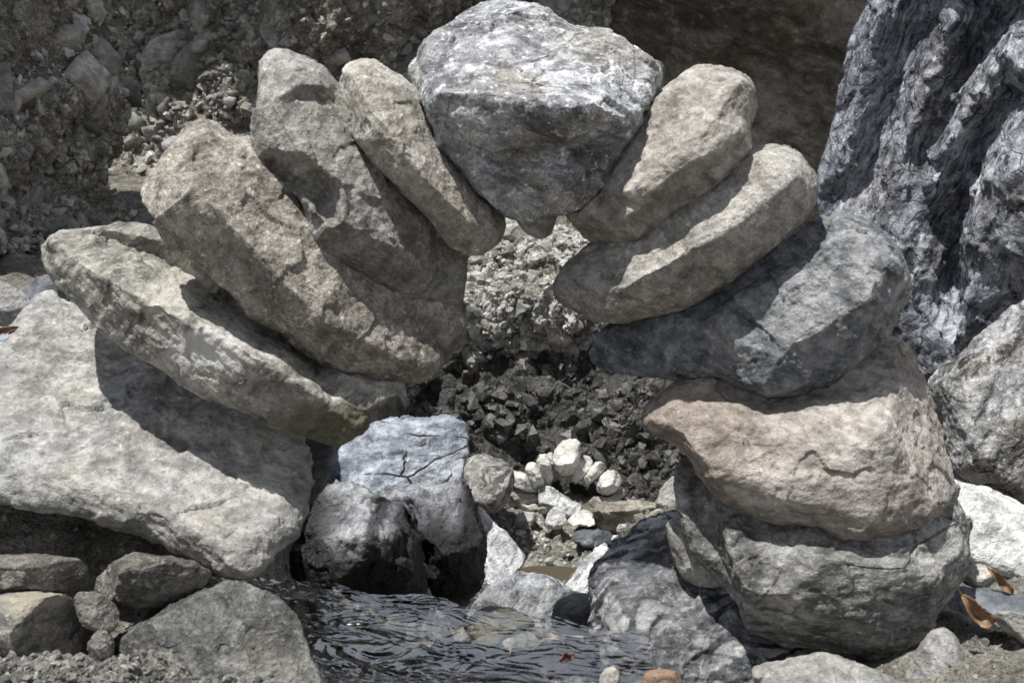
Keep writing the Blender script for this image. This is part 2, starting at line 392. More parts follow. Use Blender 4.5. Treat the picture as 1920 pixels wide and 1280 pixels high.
M_brown = S('brown_schist', (.10, .088, .075), (.27, .245, .218), (.43, .405, .37), ang=-35, streak=.35, speck=.45, patch=.4, tint=(.25, .218, .185), tamt=.4)
M_blue = S('blue_grey_schist', (.04, .048, .06), (.135, .147, .165), (.30, .30, .30), ang=-30, streak=.7, speck=.5, patch=.7, blotch=8)
M_rose = lambda: S('rose_brown_stone', (.12, .103, .088), (.275, .248, .22), (.42, .39, .36), ang=-12, streak=.35, speck=.4, patch=.3, blotch=6, tint=(.28, .225, .18), tamt=.5,
           spots=[(P(1512, 812, snap('rose', 1512, 812)), .009, (.72, .72, .74), 1.), (P(1668, 775, snap('rose', 1668, 775)), .010, (.62, .58, .52), .8), (P(1660, 880, snap('rose', 1660, 880)), .014, (.5, .5, .5), .6), (P(1550, 875, snap('rose', 1550, 875)), (.006, .02, .018), (.36, .24, .14), .5)])
M_olive = S('olive_grey_gneiss', (.042, .042, .042), (.15, .147, .138), (.32, .315, .30), ang=-8, streak=.75, sscale=30, speck=.6, patch=.6, cracks=.5, crscale=7)
M_band = S('banded_gneiss', (.03, .034, .042), (.15, .152, .157), (.38, .38, .38), ang=8, streak=.6, sscale=22, stretch=5.5, speck=.4, patch=.4, warp=3., bands=1., bscale=15., bdist=9.)
M_gneiss = S('wall_gneiss', (.022, .026, .038), (.165, .178, .212), (.47, .49, .54), ang=62, streak=.95, sscale=26, stretch=6., speck=.6, spscale=80, patch=.6, blotch=4.5, cracks=.5, crscale=5, bsc=2., tint=(.17, .15, .12), tamt=.6, warp=2., bands=.5, bscale=5., bdist=12.)
M_bluebl = S('blue_block_gneiss', (.06, .07, .09), (.25, .275, .32), (.44, .465, .51), ang=5, streak=.6, sscale=16, speck=.35, spscale=110, patch=.35, cracks=1., crscale=5, bsc=1.5)
M_swirl = S('swirled_gneiss', (.08, .078, .072), (.30, .29, .27), (.46, .45, .42), ang=50, streak=1., sscale=12, stretch=5, speck=.3, spscale=80, patch=.3, warp=6., bsc=2, bands=.9, bscale=7., bdist=14.)
M_white = S('sun_bleached_stone', (.20, .20, .20), (.50, .50, .49), (.66, .66, .65), ang=30, streak=.4, speck=.5, spscale=120, patch=.2, bsc=1.5)
M_mini = S('cream_stone', (.20, .19, .165), (.47, .46, .42), (.62, .61, .575), ang=40, streak=.25, speck=.35, spscale=60, patch=.2, bsc=1.5)
M_minid = S('taupe_stone', (.12, .115, .105), (.31, .30, .28), (.44, .43, .40), ang=10, streak=.35, speck=.4, spscale=60, patch=.35, bsc=1.5)
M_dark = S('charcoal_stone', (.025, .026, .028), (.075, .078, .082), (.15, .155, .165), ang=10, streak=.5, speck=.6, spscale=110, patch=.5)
M_slate = S('blue_slate', (.05, .055, .065), (.11, .12, .135), (.18, .19, .205), ang=0, streak=.3, speck=.3, patch=.3)
M_wet = S('wet_black_rock', (.006, .006, .007), (.022, .021, .019), (.075, .07, .06), ang=80, streak=.8, sscale=20, stretch=4., speck=.5, spscale=100, patch=.7, wet=.16, tint=(.07, .05, .02), tamt=.6, bsc=1.6)
M_wet2 = S('half_wet_gneiss', (.012, .013, .016), (.12, .125, .14), (.36, .37, .39), ang=70, streak=.8, sscale=16, speck=.4, spscale=100, patch=.7, wet=.28, bsc=1.6)
M_earthst = S('muddy_stone', (.035, .032, .028), (.11, .102, .09), (.24, .228, .205), ang=0, streak=.3, speck=.9, spscale=120, patch=.6, bump=1.3)
M_whtgn = S('light_gneiss', (.10, .10, .105), (.33, .335, .34), (.60, .60, .60), ang=55, streak=.8, sscale=24, speck=.7, spscale=90, patch=.4, bsc=1.5)
M_cong = S('conglomerate', (.07, .062, .050), (.225, .205, .172), (.42, .40, .355), ang=30, streak=.3, sscale=9, stretch=2., speck=.9, spscale=70, patch=.6, blotch=3.5, tint=(.18, .155, .115), tamt=.5, bump=1.5, bsc=3)
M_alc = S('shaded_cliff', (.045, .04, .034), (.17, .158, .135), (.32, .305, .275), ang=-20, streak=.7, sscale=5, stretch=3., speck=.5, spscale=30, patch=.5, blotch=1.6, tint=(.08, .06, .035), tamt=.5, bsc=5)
M_soil = S('gritty_soil', (.05, .045, .036), (.15, .138, .115), (.27, .255, .225), streak=.2, speck=.9, spscale=90, patch=.6, blotch=5, bump=1.5, bsc=2)
M_sand = S('wet_sand', (.10, .085, .06), (.26, .235, .19), (.42, .39, .34), streak=.2, speck=.8, spscale=60, patch=.4, blotch=5, tint=(.14, .09, .045), tamt=.6, bsc=2)
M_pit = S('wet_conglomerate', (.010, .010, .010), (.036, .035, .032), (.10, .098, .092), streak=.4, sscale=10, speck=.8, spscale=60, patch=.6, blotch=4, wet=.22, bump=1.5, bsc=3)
M_peb = S('pebble_stone', (.10, .095, .085), (.27, .26, .24), (.42, .41, .385), streak=.2, speck=.4, spscale=90, patch=.3, attr=True)
M_pebw = S('wet_pebble_stone', (.02, .02, .019), (.06, .058, .054), (.14, .135, .125), streak=.2, speck=.4, spscale=90, patch=.3, attr=True, wet=.2)
M_orange = S('orange_stone', (.12, .065, .04), (.22, .135, .085), (.30, .22, .16), speck=.3)

AL = 'stones of the large balanced arch'; AS = 'stones of the small balanced arch'
# ------------------------------------------------------------------ ground and cliffs
def ground():
    xs = np.unique(np.concatenate([np.linspace(-60, -4, 15), np.linspace(-4, -1.5, 60), np.linspace(-1.5, 1.5, 260), np.linspace(1.5, 4, 60), np.linspace(4, 60, 15)]))
    ys = np.unique(np.concatenate([np.linspace(-60, -2, 12), np.linspace(-2, .8, 30), np.linspace(.8, 7, 420), np.linspace(7, 60, 15)]))
    X, Y = np.meshgrid(xs, ys); p = np.stack([X.ravel(), Y.ravel(), np.zeros(X.size)], 1)
    x, y = p[:, 0], p[:, 1]
    near = -.82+.06*fbm(p/.35, 4, 3)
    chan = np.exp(-((x-.02)/.33)**2)*(y < 3.2)
    near = near-chan*(.10+.06*np.clip((y-1.22)/.15, 0, 1))
    y0 = np.where((x > -.42) & (x < .22), 1.48, 1.95); t = np.clip((y-y0)/(3.2-y0), 0, 1); t = t*t*(3-2*t)
    far = -1.70+.05*fbm(p/.4, 4, 5)+.02*fbm(p/.06, 3, 8)
    z = near*(1-t)+far*t+np.clip(np.abs(x)-1.0, 0, 3)*.22*t
    lw = np.clip((-x-.40)/.14, 0, 1)*np.clip((y-1.2)/.25, 0, 1); z = z*(1-lw)+lw*(-.80+.20*np.clip((y-1.35)/.35, 0, 1)+.03*fbm(p/.15, 4, 23))
    z += .012*fbm(p/.07, 3, 11)+.005*fbm(p/.02, 2, 12)
    rz = -.745-.32*(y-1.25)+.03*fbm(p/.2, 4, 21); rw = np.clip((x-.42)/.12, 0, 1)*np.clip((2.4-y)/.3, 0, 1); z = z*(1-rw)+rw*(rz+.008*fbm(p/.03, 3, 22))
    p[:, 2] = z
    nx, ny = len(xs), len(ys); a = (np.arange(ny-1)[:, None]*nx+np.arange(nx-1)[None]).ravel()
    F = np.stack([a, a+1, a+nx+1, a+nx], 1)
    me = bpy.data.meshes.new('ground'); me.from_pydata(p.tolist(), [], F.tolist()); me.update()
    me.polygons.foreach_set('use_smooth', np.ones(len(F), bool)); me.materials.append(M_soil)
    o = bpy.data.objects.new('ground', me); COL.objects.link(o); tag(o, None, None, None, 'structure')
    no = np.empty(len(p)*3, np.float32); me.vertex_normals.foreach_get('vector', no); SURF['ground'] = (p, no.reshape(-1, 3).astype(float))
ground()

CL = dict(kind='structure', sm=2)
# left conglomerate bluff
rock('cliff', [(-420, -500), (150, -500), (250, -60), (243, 60), (240, 150), (235, 235), (215, 290), (190, 330), (215, 380), (240, 430), (200, 480), (120, 530), (60, 560), (-100, 640), (-420, 700)], 3.1, M_cong,
     rim=.05, back=.8, gx=.20, gy=.00, R=70, seed=11, vox=.0085, lo=3.2, fac=1.6, fol=1.5, cong=1., ang=30, wavel=.4, key='left',
     feats=[[(-200, -200, .3), (60, -100, .26), (150, 60, .24), (130, 160, .22)], [(60, 330, .12), (140, 300, .10)], [(-100, 420, .30), (60, 440, .28), (140, 470, .22)]], **CL)
# back conglomerate bank behind the arch, left half
rock('cliff', [(120, -380), (1200, -380), (1180, -60), (1120, 60), (1080, 200), (1060, 380), (1000, 425), (860, 440), (700, 520), (500, 560), (200, 560), (120, 300)], 5.35, M_cong,
     rim=.05, back=.9, gx=.03, gy=-.04, R=60, seed=12, vox=.013, lo=1.5, fac=1.2, fol=.6, cong=1.3, wavel=.3, key='back',
     feats=[[(170, -230, .65), (600, -230, .75), (1150, -230, .75)], [(170, -350, .65), (1150, -350, .75)], [(250, -100, .05), (250, 100, .0), (260, 250, .02)], [(400, -100, .2), (440, 120, .22), (430, 250, .15)], [(200, 420, .15), (400, 420, .2)], [(700, -60, .45), (720, 60, .35), (700, 120, .12)], [(900, 0, .1), (1000, 60, .1)]], **CL)  # first two polylines: unseen brow above the frame, added to shade the bank
# shaded alcove behind the arch, right half
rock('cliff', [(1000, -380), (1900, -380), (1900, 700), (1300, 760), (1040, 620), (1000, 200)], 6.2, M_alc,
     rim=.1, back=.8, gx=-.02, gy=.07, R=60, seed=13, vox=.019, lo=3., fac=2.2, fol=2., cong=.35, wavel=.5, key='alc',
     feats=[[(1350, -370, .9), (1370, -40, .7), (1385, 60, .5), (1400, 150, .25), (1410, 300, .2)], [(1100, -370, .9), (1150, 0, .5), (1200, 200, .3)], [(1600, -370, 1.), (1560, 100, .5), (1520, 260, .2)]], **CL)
# pit wall seen through the arch
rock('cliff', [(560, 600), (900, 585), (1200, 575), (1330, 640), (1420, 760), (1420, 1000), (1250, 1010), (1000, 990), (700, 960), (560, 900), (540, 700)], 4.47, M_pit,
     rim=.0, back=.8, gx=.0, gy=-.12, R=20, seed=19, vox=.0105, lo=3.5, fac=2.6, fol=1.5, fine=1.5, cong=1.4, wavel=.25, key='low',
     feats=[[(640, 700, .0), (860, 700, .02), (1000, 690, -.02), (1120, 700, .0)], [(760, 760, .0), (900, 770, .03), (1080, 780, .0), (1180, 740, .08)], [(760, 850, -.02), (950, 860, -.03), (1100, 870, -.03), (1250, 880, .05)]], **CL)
rock('cliff', [(560, 420), (880, 380), (1000, 400), (1110, 440), (1200, 520), (1290, 600), (1210, 650), (1150, 610), (1080, 680), (1020, 640), (985, 700), (930, 650), (880, 720), (830, 690), (770, 760), (700, 720), (540, 700)], 4.75, M_cong,
     rim=.0, back=.8, gx=.0, gy=-.15, R=30, seed=14, vox=.0105, lo=2., fac=2.2, fol=1., cong=1.4, wavel=.25, key='pit',
     feats=[[(640, 560, .1), (800, 560, .15), (1000, 560, .2), (1100, 600, .15)], [(700, 620, .04), (860, 630, .06), (1000, 615, .05), (1120, 620, .04)], [(860, 470, .02), (1000, 470, .0)]], **CL)
# gneiss wall on the right
rock('cliff', [(1625, -500), (1648, -60), (1625, 0), (1603, 50), (1580, 120), (1570, 190), (1545, 270), (1532, 330), (1535, 420), (1560, 520), (1620, 620), (1690, 700), (1760, 735), (1800, 720), (2300, 560), (2350, -500)], 3.3, M_gneiss,
     rim=.02, back=.8, gx=-.16, gy=.012, R=60, seed=15, vox=.0075, lo=.8, fac=1.6, fol=.7, fine=1.3, ang=62, wavel=.24, key='right',
     feats=[[(1700, -100, 0.110), (1665, 20, 0.129), (1640, 100, 0.110), (1620, 200, 0.110), (1600, 300, 0.092)],
            [(1740, -60, -0.110), (1722, 40, -0.092), (1690, 120, -0.074), (1650, 230, -0.046), (1635, 330, -0.037)],
            [(1790, 30, 0.074), (1770, 100, 0.092), (1720, 200, 0.120), (1700, 300, 0.110), (1660, 420, 0.092), (1640, 520, 0.092)],
            [(1900, 10, -0.184), (1830, 110, -0.184), (1780, 180, -0.046), (1740, 300, -0.018)],
            [(1960, 0, 0.110), (1880, 90, 0.110), (1840, 170, 0.129), (1770, 290, 0.110), (1720, 400, 0.110), (1740, 560, 0.092)],
            [(1900, 170, -0.028), (1850, 260, -0.092), (1830, 350, -0.110), (1800, 420, -0.110), (1790, 560, -0.110)],
            [(2000, 200, 0.202), (1905, 250, 0.221), (1850, 330, 0.202), (1820, 440, 0.184), (1815, 560, 0.166), (1790, 640, 0.092)],
            [(2100, 300, 0.276), (1960, 430, 0.248), (1880, 540, 0.129)]], **CL)

# ------------------------------------------------------------------ the large arch, left leg then keystone then right leg
def A(name, label, out, D, mat, **k):
    for q_, v_ in (('lo', .65), ('fac', .75), ('fol', .8), ('fine', .8), ('sm', 2)): k[q_] = k.get(q_, 1)*v_ if q_ != 'sm' else v_
    k.setdefault('cuts', 3); k.setdefault('cutd', (.03, .09))
    return rock(name, out, D, mat, label, 'stone', AL, **k)
rock('boulder', [(-420, 800), (-200, 700), (-60, 665), (10, 640), (50, 575), (75, 553), (110, 550), (150, 585), (200, 600), (420, 640), (560, 770), (578, 830), (583, 900), (575, 960), (530, 1030), (495, 1072), (450, 1088), (410, 1075), (300, 1022), (150, 975), (0, 940), (-180, 900), (-400, 900)], 1.62, M_slab,  # outline extended unseen past the left edge to keep the ground in shade
     'broad pale grey boulder under the left leg of the large arch', 'boulder', AL, rim=.02, back=.22, gy=-.075, gx=.01, key='base', R=30, seed=21, ang=-20, lo=.6, fol=.5, fac=.6, fine=.6,
     feats=[[(-100, 800, .06), (100, 880, .07), (300, 960, .08), (420, 1030, .07)], [(60, 600, .03), (250, 760, .04), (450, 860, .05), (520, 900, .04)], [(500, 980, .05)]])
A('stone', 'dark-coloured stone for the shadowed side of the broad pale grey boulder', [(540, 800), (622, 815), (624, 850), (618, 900), (590, 935), (560, 960), (520, 900)], 1.76, M_dark, rim=.02, back=.1, seed=22, R=16)  # added piece for the boulder's shadowed side, shade put into its dark colour
A('stone', 'long pale flat slab with a white ridge and greenish tip, resting on the pale boulder', [(80, 470), (95, 445), (120, 430), (180, 428), (240, 416), (285, 420), (350, 450), (450, 520), (560, 610), (660, 690), (765, 715), (745, 745), (700, 775), (692, 802), (660, 822), (630, 832), (590, 823), (520, 800), (440, 765), (350, 725), (300, 690), (240, 660), (180, 615), (140, 570), (100, 530), (85, 500)], 1.565,
  S('ridged_schist', (.085, .08, .068), (.27, .26, .23), (.46, .44, .40), ang=38, streak=.75, sscale=24, stretch=5, speck=.5, patch=.4, blotch=7,
    spots=[(P(400, 640, 1.5), (.07, 9, .035), (.66, .65, .62), .8), (P(640, 775, 1.55), (.13, 9, .05), (.075, .075, .035), .75), (P(300, 560, 1.5), (.07, 9, .02), (.52, .5, .44), .7)]),
  rim=.035, back=.16, gy=-.03, seed=23, ang=-38, fol=.9, lo=.6, fac=.8, R=24,
  feats=[[(115, 455, .06), (180, 500, .095), (250, 545, .11), (330, 590, .12), (400, 620, .12), (470, 660, .12), (540, 715, .10), (620, 745, .07), (680, 760, .05)],
         [(200, 450, .0), (330, 500, -.02), (480, 590, -.02), (600, 680, -.01)], [(170, 580, .04), (300, 670, .05), (440, 745, .05), (560, 795, .04)]])
A('stone', 'thick speckled tan slab leaning left, second stone of the left leg', [(262, 370), (260, 345), (275, 318), (330, 260), (368, 229), (395, 226), (440, 250), (500, 262), (570, 340), (640, 440), (740, 520), (868, 560), (864, 640), (835, 680), (800, 705), (720, 715), (660, 700), (590, 670), (520, 620), (470, 590), (430, 545), (370, 500), (310, 460), (280, 410)], 1.55, M_tan,
  rim=.05, back=.13, gy=-.012, gx=0.03, seed=24, ang=-40, lo=1.1, R=32, feats=[[(310, 340, .10), (400, 420, .12), (500, 510, .12), (620, 600, .12), (740, 660, .09)], [(400, 270, .07), (480, 360, .10), (580, 465, .10), (700, 560, .08), (800, 600, .04)], [(330, 420, .07), (520, 590, .08), (680, 680, .06)]])
A('stone', 'grey waisted stone with a notched pointed top, third stone of the left leg', [(485, 150), (490, 115), (510, 97), (540, 98), (600, 120), (630, 150), (650, 180), (720, 280), (800, 380), (890, 440), (878, 485), (876, 540), (862, 575), (835, 577), (780, 565), (680, 530), (600, 480), (565, 430), (562, 385), (520, 360), (495, 330), (477, 290), (475, 230), (482, 180)], 1.56, M_grey,
  rim=.045, back=.13, gy=-.008, gx=0.03, seed=25, ang=-48, R=28, feats=[[(520, 120, .05), (515, 200, .08), (490, 240, .07)], [(500, 250, .08), (545, 275, .11), (600, 310, .11), (640, 345, .11)], [(520, 310, .02), (570, 350, .03), (610, 370, .05)], [(575, 375, .08), (640, 440, .11), (720, 490, .10), (800, 530, .045)], [(600, 190, .07), (665, 290, .09), (760, 400, .08), (840, 490, .03)], [(570, 165, .085), (600, 172, .085), (628, 170, .06)]])
A('stone', 'smooth pale oblong stone leaning on the left side of the keystone', [(630, 200), (635, 160), (650, 125), (685, 110), (720, 122), (765, 150), (800, 190), (830, 260), (880, 330), (925, 375), (946, 412), (940, 450), (905, 477), (870, 475), (830, 450), (790, 400), (750, 360), (700, 310), (650, 250), (632, 215)], 1.53, M_pale,
  rim=.045, back=.11, gy=-.008, gx=0.022, seed=26, ang=-50, R=30, feats=[[(680, 140, .06), (700, 200, .10), (760, 280, .11), (810, 350, .10), (870, 420, .07)], [(660, 210, .07), (740, 320, .08), (830, 420, .06)]])
A('boulder', 'large white and grey keystone boulder balanced at the top of the arch', [(783, 118), (800, 75), (850, 35), (895, 3), (920, -5), (990, 2), (1030, 15), (1080, 50), (1140, 60), (1190, 85), (1225, 112), (1242, 140), (1228, 185), (1200, 240), (1150, 310), (1115, 368), (1070, 395), (1020, 410), (985, 424), (945, 405), (900, 360), (850, 310), (812, 275), (792, 215), (780, 160)], 1.56, M_key,
  rim=.07, back=.24, gy=-.03, seed=27, ang=20, lo=1.2, fac=1.4, fine=1.4, R=34, feats=[[(825, 190, .14), (845, 178, .165), (900, 195, .185), (960, 205, .195), (1030, 205, .195), (1100, 198, .185), (1150, 215, .15), (1190, 230, .1)],
     [(860, 80, .06), (950, 60, .06), (1060, 90, .07), (1160, 120, .07)], [(840, 260, .065), (920, 290, .075), (1000, 290, .075), (1110, 280, .07)], [(930, 335, .065), (1010, 315, .09), (1060, 335, .08)], [(955, 385, .04), (990, 405, .035), (1030, 390, .04)], [(1100, 350, .03)], [(800, 150, .08)]])
A('stone', 'small white broken stone showing behind the left edge of the keystone', [(764, 130), (780, 108), (810, 100), (830, 200), (800, 250), (785, 215), (775, 170)], 1.68, M_key, rim=.02, back=.06, seed=28, R=12)
A('stone', 'little brown knobbly stone behind the right corner of the keystone', [(1190, 110), (1232, 112), (1246, 125), (1244, 160), (1225, 205), (1200, 215), (1180, 170)], 1.66, M_earthst, rim=.02, back=.06, seed=29, R=12)
A('stone', 'small flat grey stone tucked under the tip of the keystone', [(968, 405), (1045, 395), (1038, 425), (1030, 441), (1010, 447), (985, 436)], 1.52, M_slab, rim=.015, back=.05, seed=30, R=10)
A('stone', 'brownish layered stone leaning on the right side of the keystone', [(1058, 400), (1085, 440), (1110, 470), (1140, 480), (1200, 455), (1290, 400), (1340, 365), (1390, 315), (1412, 280), (1407, 240), (1420, 200), (1415, 160), (1392, 135), (1350, 123), (1300, 126), (1250, 160), (1205, 205), (1170, 260), (1110, 350), (1070, 385)], 1.53, M_brown,
  rim=.045, back=.13, gy=-.012, gx=-0.006, seed=31, ang=38, fol=1.6, R=26, feats=[[(1290, 150, .05), (1250, 220, .07), (1180, 300, .06), (1120, 380, .05)], [(1380, 160, .08), (1330, 230, .12), (1270, 290, .12), (1180, 350, .10)], [(1385, 250, .10), (1330, 300, .115), (1250, 355, .11), (1200, 380, .09)], [(1380, 268, .06), (1330, 325, .07), (1250, 378, .06), (1140, 440, .06)]])
A('stone', 'smooth oval grey-brown stone below the layered one on the right leg', [(1037, 555), (1045, 520), (1085, 475), (1115, 455), (1230, 380), (1370, 290), (1420, 273), (1460, 270), (1500, 285), (1528, 325), (1533, 370), (1510, 410), (1460, 455), (1400, 505), (1340, 550), (1290, 575), (1200, 600), (1140, 603), (1110, 598), (1060, 578)], 1.55,
  S('warm_grey_granite', (.10, .09, .08), (.25, .235, .21), (.38, .365, .335), ang=-35, streak=.3, speck=.75, patch=.3, blotch=8), rim=.05, back=.13, gy=-.012, gx=-0.01, seed=32, ang=35, fol=.6, R=34,
  feats=[[(1080, 500, .05), (1075, 545, .07), (1112, 585, .07)], [(1110, 540, .11), (1240, 500, .12), (1380, 420, .12), (1480, 340, .10)], [(1240, 430, .095), (1400, 330, .10)]])
A('stone', 'dark blue-grey wedge stone with a pitted rounded end on the right leg', [(1105, 660), (1112, 625), (1150, 595), (1300, 540), (1400, 470), (1500, 430), (1540, 405), (1580, 401), (1640, 420), (1680, 455), (1703, 510), (1700, 560), (1670, 620), (1620, 670), (1570, 710), (1500, 740), (1440, 748), (1390, 735), (1340, 715), (1270, 712), (1180, 700), (1120, 685)], 1.58, M_blue,
  rim=.045, back=.16, gy=-.02, gx=-.01, seed=33, ang=30, lo=1.2, fac=1.4, R=34, feats=[[(1180, 640, .05), (1300, 600, .07), (1420, 530, .06), (1540, 440, .05)], [(1370, 600, .115), (1420, 560, .12), (1500, 500, .12), (1570, 440, .10)], [(1390, 640, .10), (1500, 640, .14), (1600, 560, .14), (1660, 500, .10)], [(1220, 680, .03), (1340, 680, .06), (1440, 710, .09), (1560, 680, .09)]])
rose = A('stone', 'broad rose-brown stone with small white spots, under the dark blue-grey wedge stone', [(1204, 790), (1215, 760), (1255, 728), (1320, 690), (1450, 650), (1600, 620), (1660, 628), (1695, 645), (1727, 680), (1750, 730), (1780, 820), (1795, 900), (1780, 940), (1740, 975), (1680, 1000), (1600, 1012), (1560, 1005), (1500, 985), (1400, 965), (1340, 920), (1310, 885), (1270, 840), (1215, 815)], 1.56, M_grey,
  key='rose', rim=.05, back=.18, gy=-.03, seed=34, ang=12, fol=.8, R=30, feats=[[(1220, 785, .06), (1300, 800, .10), (1420, 815, .13), (1510, 825, .14), (1620, 800, .14), (1720, 800, .09)], [(1330, 745, .05), (1500, 745, .06), (1660, 710, .05)], [(1340, 880, .09), (1480, 930, .10), (1620, 950, .10), (1730, 920, .07)]])
rose.data.materials[0] = M_rose()
A('boulder', 'rounded olive-grey banded boulder under the rose-brown stone', [(1265, 890), (1275, 860), (1330, 850), (1500, 870), (1780, 900), (1800, 935), (1820, 970), (1818, 1040), (1800, 1090), (1762, 1150), (1750, 1200), (1720, 1245), (1660, 1251), (1580, 1225), (1480, 1215), (1410, 1185), (1380, 1130), (1340, 1080), (1300, 1040), (1275, 990), (1262, 930)], 1.57, M_olive,
  rim=.05, back=.2, gy=-.02, seed=35, ang=10, lo=1.1, fol=1.1, R=36, feats=[[(1310, 930, .03), (1340, 1000, .04), (1370, 1070, .05)], [(1370, 1000, .11), (1385, 1060, .13), (1430, 1140, .12)], [(1450, 1020, .11), (1560, 1050, .14), (1680, 1060, .13), (1740, 1080, .12), (1735, 1180, .08)], [(1500, 1180, .09), (1640, 1210, .08)]])
A('stone', 'small flat grey stone wedged between the banded boulders at the foot of the right leg', [(1248, 985), (1255, 972), (1275, 975), (1310, 1000), (1365, 1085), (1345, 1102), (1310, 1100), (1280, 1085), (1260, 1040)], 1.6, M_grey, rim=.02, back=.06, seed=36, R=18)
rock('boulder', [(1113, 1120), (1120, 1060), (1160, 1020), (1205, 980), (1240, 965), (1300, 960), (1400, 1040), (1480, 1130), (1700, 1220), (1780, 1290), (1650, 1400), (1300, 1420), (1200, 1290), (1140, 1250), (1116, 1190)], 1.62, M_band,
     'large smooth boulder with dark wavy bands under the right leg, beside the stream', 'boulder', AL, rim=.05, back=.25, gy=-.05, seed=37, ang=-8, fol=1.4, R=50, feats=[[(1180, 1060, .06), (1180, 1180, .09), (1260, 1260, .09)], [(1260, 1080, .07), (1330, 1180, .09), (1420, 1280, .07)]])

# ------------------------------------------------------------------ stones round the foot of the large arch
def B(name, label, out, D, mat, **k): return rock(name, out, D, mat, label, 'boulder' if name == 'boulder' else 'stone', None, **k)
B('stone', 'long pale slab lying at the bottom edge below the olive-grey boulder', [(1408, 1265), (1430, 1245), (1520, 1223), (1580, 1230), (1680, 1275), (1760, 1330), (1600, 1400), (1460, 1370)], 1.40, M_slab, rim=.03, back=.08, gy=-.03, cuts=4, cutd=(.06, .2), seed=41, ang=-15, feats=[[(1450, 1265, .04), (1600, 1290, .05)]])
B('stone', 'small rounded grey cobble beside the olive-grey boulder at the bottom right', [(1695, 1262), (1720, 1210), (1745, 1180), (1770, 1174), (1798, 1195), (1812, 1240), (1795, 1290), (1750, 1320), (1700, 1300)], 1.44, M_slab, rim=.03, back=.07, cuts=4, cutd=(.06, .2), seed=42, R=30, feats=[[(1760, 1240, .06)]])
B('boulder', 'smooth bright white boulder behind the right leg at the right edge', [(1780, 905), (1800, 903), (1850, 913), (1920, 945), (1990, 985), (2080, 1060), (2000, 1120), (1920, 1092), (1850, 1068), (1815, 1052), (1780, 1000)], 2.05, M_white, rim=.03, back=.15, gy=-.06, seed=43, fol=.4, fac=.4, R=26, feats=[[(1850, 980, .05), (1960, 1030, .05)]])
B('stone', 'small tan stone beside the white boulder', [(1798, 1085), (1815, 1060), (1845, 1057), (1868, 1075), (1862, 1098), (1830, 1103)], 1.62, M_pale, rim=.015, back=.04, cuts=4, cutd=(.06, .2), seed=44, R=14, feats=[[(1835, 1078, .03)]])
B('stone', 'flat blue-grey slate half buried behind the curled orange leaf', [(1770, 1110), (1800, 1097), (1870, 1104), (1935, 1120), (1990, 1150), (1900, 1160), (1820, 1150), (1775, 1140)], 1.56, M_slate, rim=.012, back=.04, gy=-.1, cuts=4, cutd=(.06, .2), seed=45, R=10, lo=.5)
B('stone', 'light grey stone at the right edge in front of the slate', [(1863, 1150), (1880, 1143), (1925, 1150), (1970, 1185), (1940, 1215), (1895, 1190), (1875, 1180)], 1.5, M_slab, rim=.015, back=.05, cuts=4, cutd=(.06, .2), seed=46, R=16, feats=[[(1910, 1170, .03)]])
B('boulder', 'big streaked gneiss boulder at the right edge under the gneiss cliff', [(1740, 715), (1800, 660), (1860, 610), (1920, 568), (2060, 490), (2240, 560), (2260, 940), (2050, 1000), (1920, 960), (1870, 930), (1800, 915), (1780, 850), (1765, 780)], 2.55, S('streaked_gneiss', (.035, .035, .036), (.20, .20, .20), (.44, .44, .44), ang=65, streak=1., sscale=20, stretch=4.5, speck=.6, spscale=110, patch=.6, tint=(.24, .19, .12), tamt=.5, bsc=1.6, warp=2.),
  rim=.06, back=.4, gx=-.05, gy=-.03, seed=47, ang=65, fol=1.1, fac=.6, lo=.6, R=60, feats=[[(1800, 740, .12), (1850, 850, .14), (1900, 900, .12)], [(1900, 640, .1), (2000, 720, .16)]])
B('boulder', 'sunlit pale angular stone at the left edge above the pale boulder', [(-120, 500), (-40, 512), (0, 525), (35, 543), (68, 572), (64, 598), (40, 612), (0, 618), (-60, 612), (-130, 600)], 1.95, M_slab, rim=.03, back=.12, gy=-.04, cuts=4, cutd=(.06, .2), seed=48, R=18, feats=[[(-60, 560, .07), (20, 572, .07), (50, 582, .05)]])
B('stone', 'small blue-grey stone peeping out behind the left end of the pale slab', [(40, 545), (55, 528), (80, 520), (110, 522), (135, 545), (130, 570), (60, 575)], 2.1, M_slate, rim=.02, back=.08, cuts=4, cutd=(.06, .2), seed=49, R=14)
B('boulder', 'blue and white mottled stone at the left edge beside the pale boulder', [(-90, 640), (-20, 612), (20, 612), (55, 600), (60, 650), (20, 700), (-60, 740)], 1.76, M_bluebl, rim=.02, back=.08, gy=-.06, cuts=4, cutd=(.06, .2), seed=50, R=18)
B('stone', 'flat-topped grey stone in the bottom left pile, upper one at the edge', [(-70, 1048), (0, 1043), (60, 1040), (110, 1042), (150, 1046), (166, 1065), (170, 1100), (130, 1112), (60, 1108), (0, 1114), (-70, 1120)], 1.44, M_earthst, rim=.035, back=.09, gy=-.03, cuts=4, cutd=(.06, .2), seed=51, R=18, feats=[[(-20, 1065, .05), (70, 1072, .05), (130, 1068, .045)]])
B('stone', 'dark pointed muddy stone right under the pale boulder', [(170, 1105), (200, 1060), (245, 1037), (300, 1044), (370, 1060), (397, 1078), (360, 1110), (300, 1135), (240, 1142), (190, 1125)], 1.43, S('dark_muddy_stone', (.035, .032, .028), (.10, .092, .08), (.20, .19, .17), speck=.9, spscale=120, patch=.6, bump=1.3), rim=.035, back=.09, cuts=4, cutd=(.06, .2), seed=52, R=22, fine=2., feats=[[(235, 1065, .06), (300, 1085, .07), (350, 1085, .04)]])
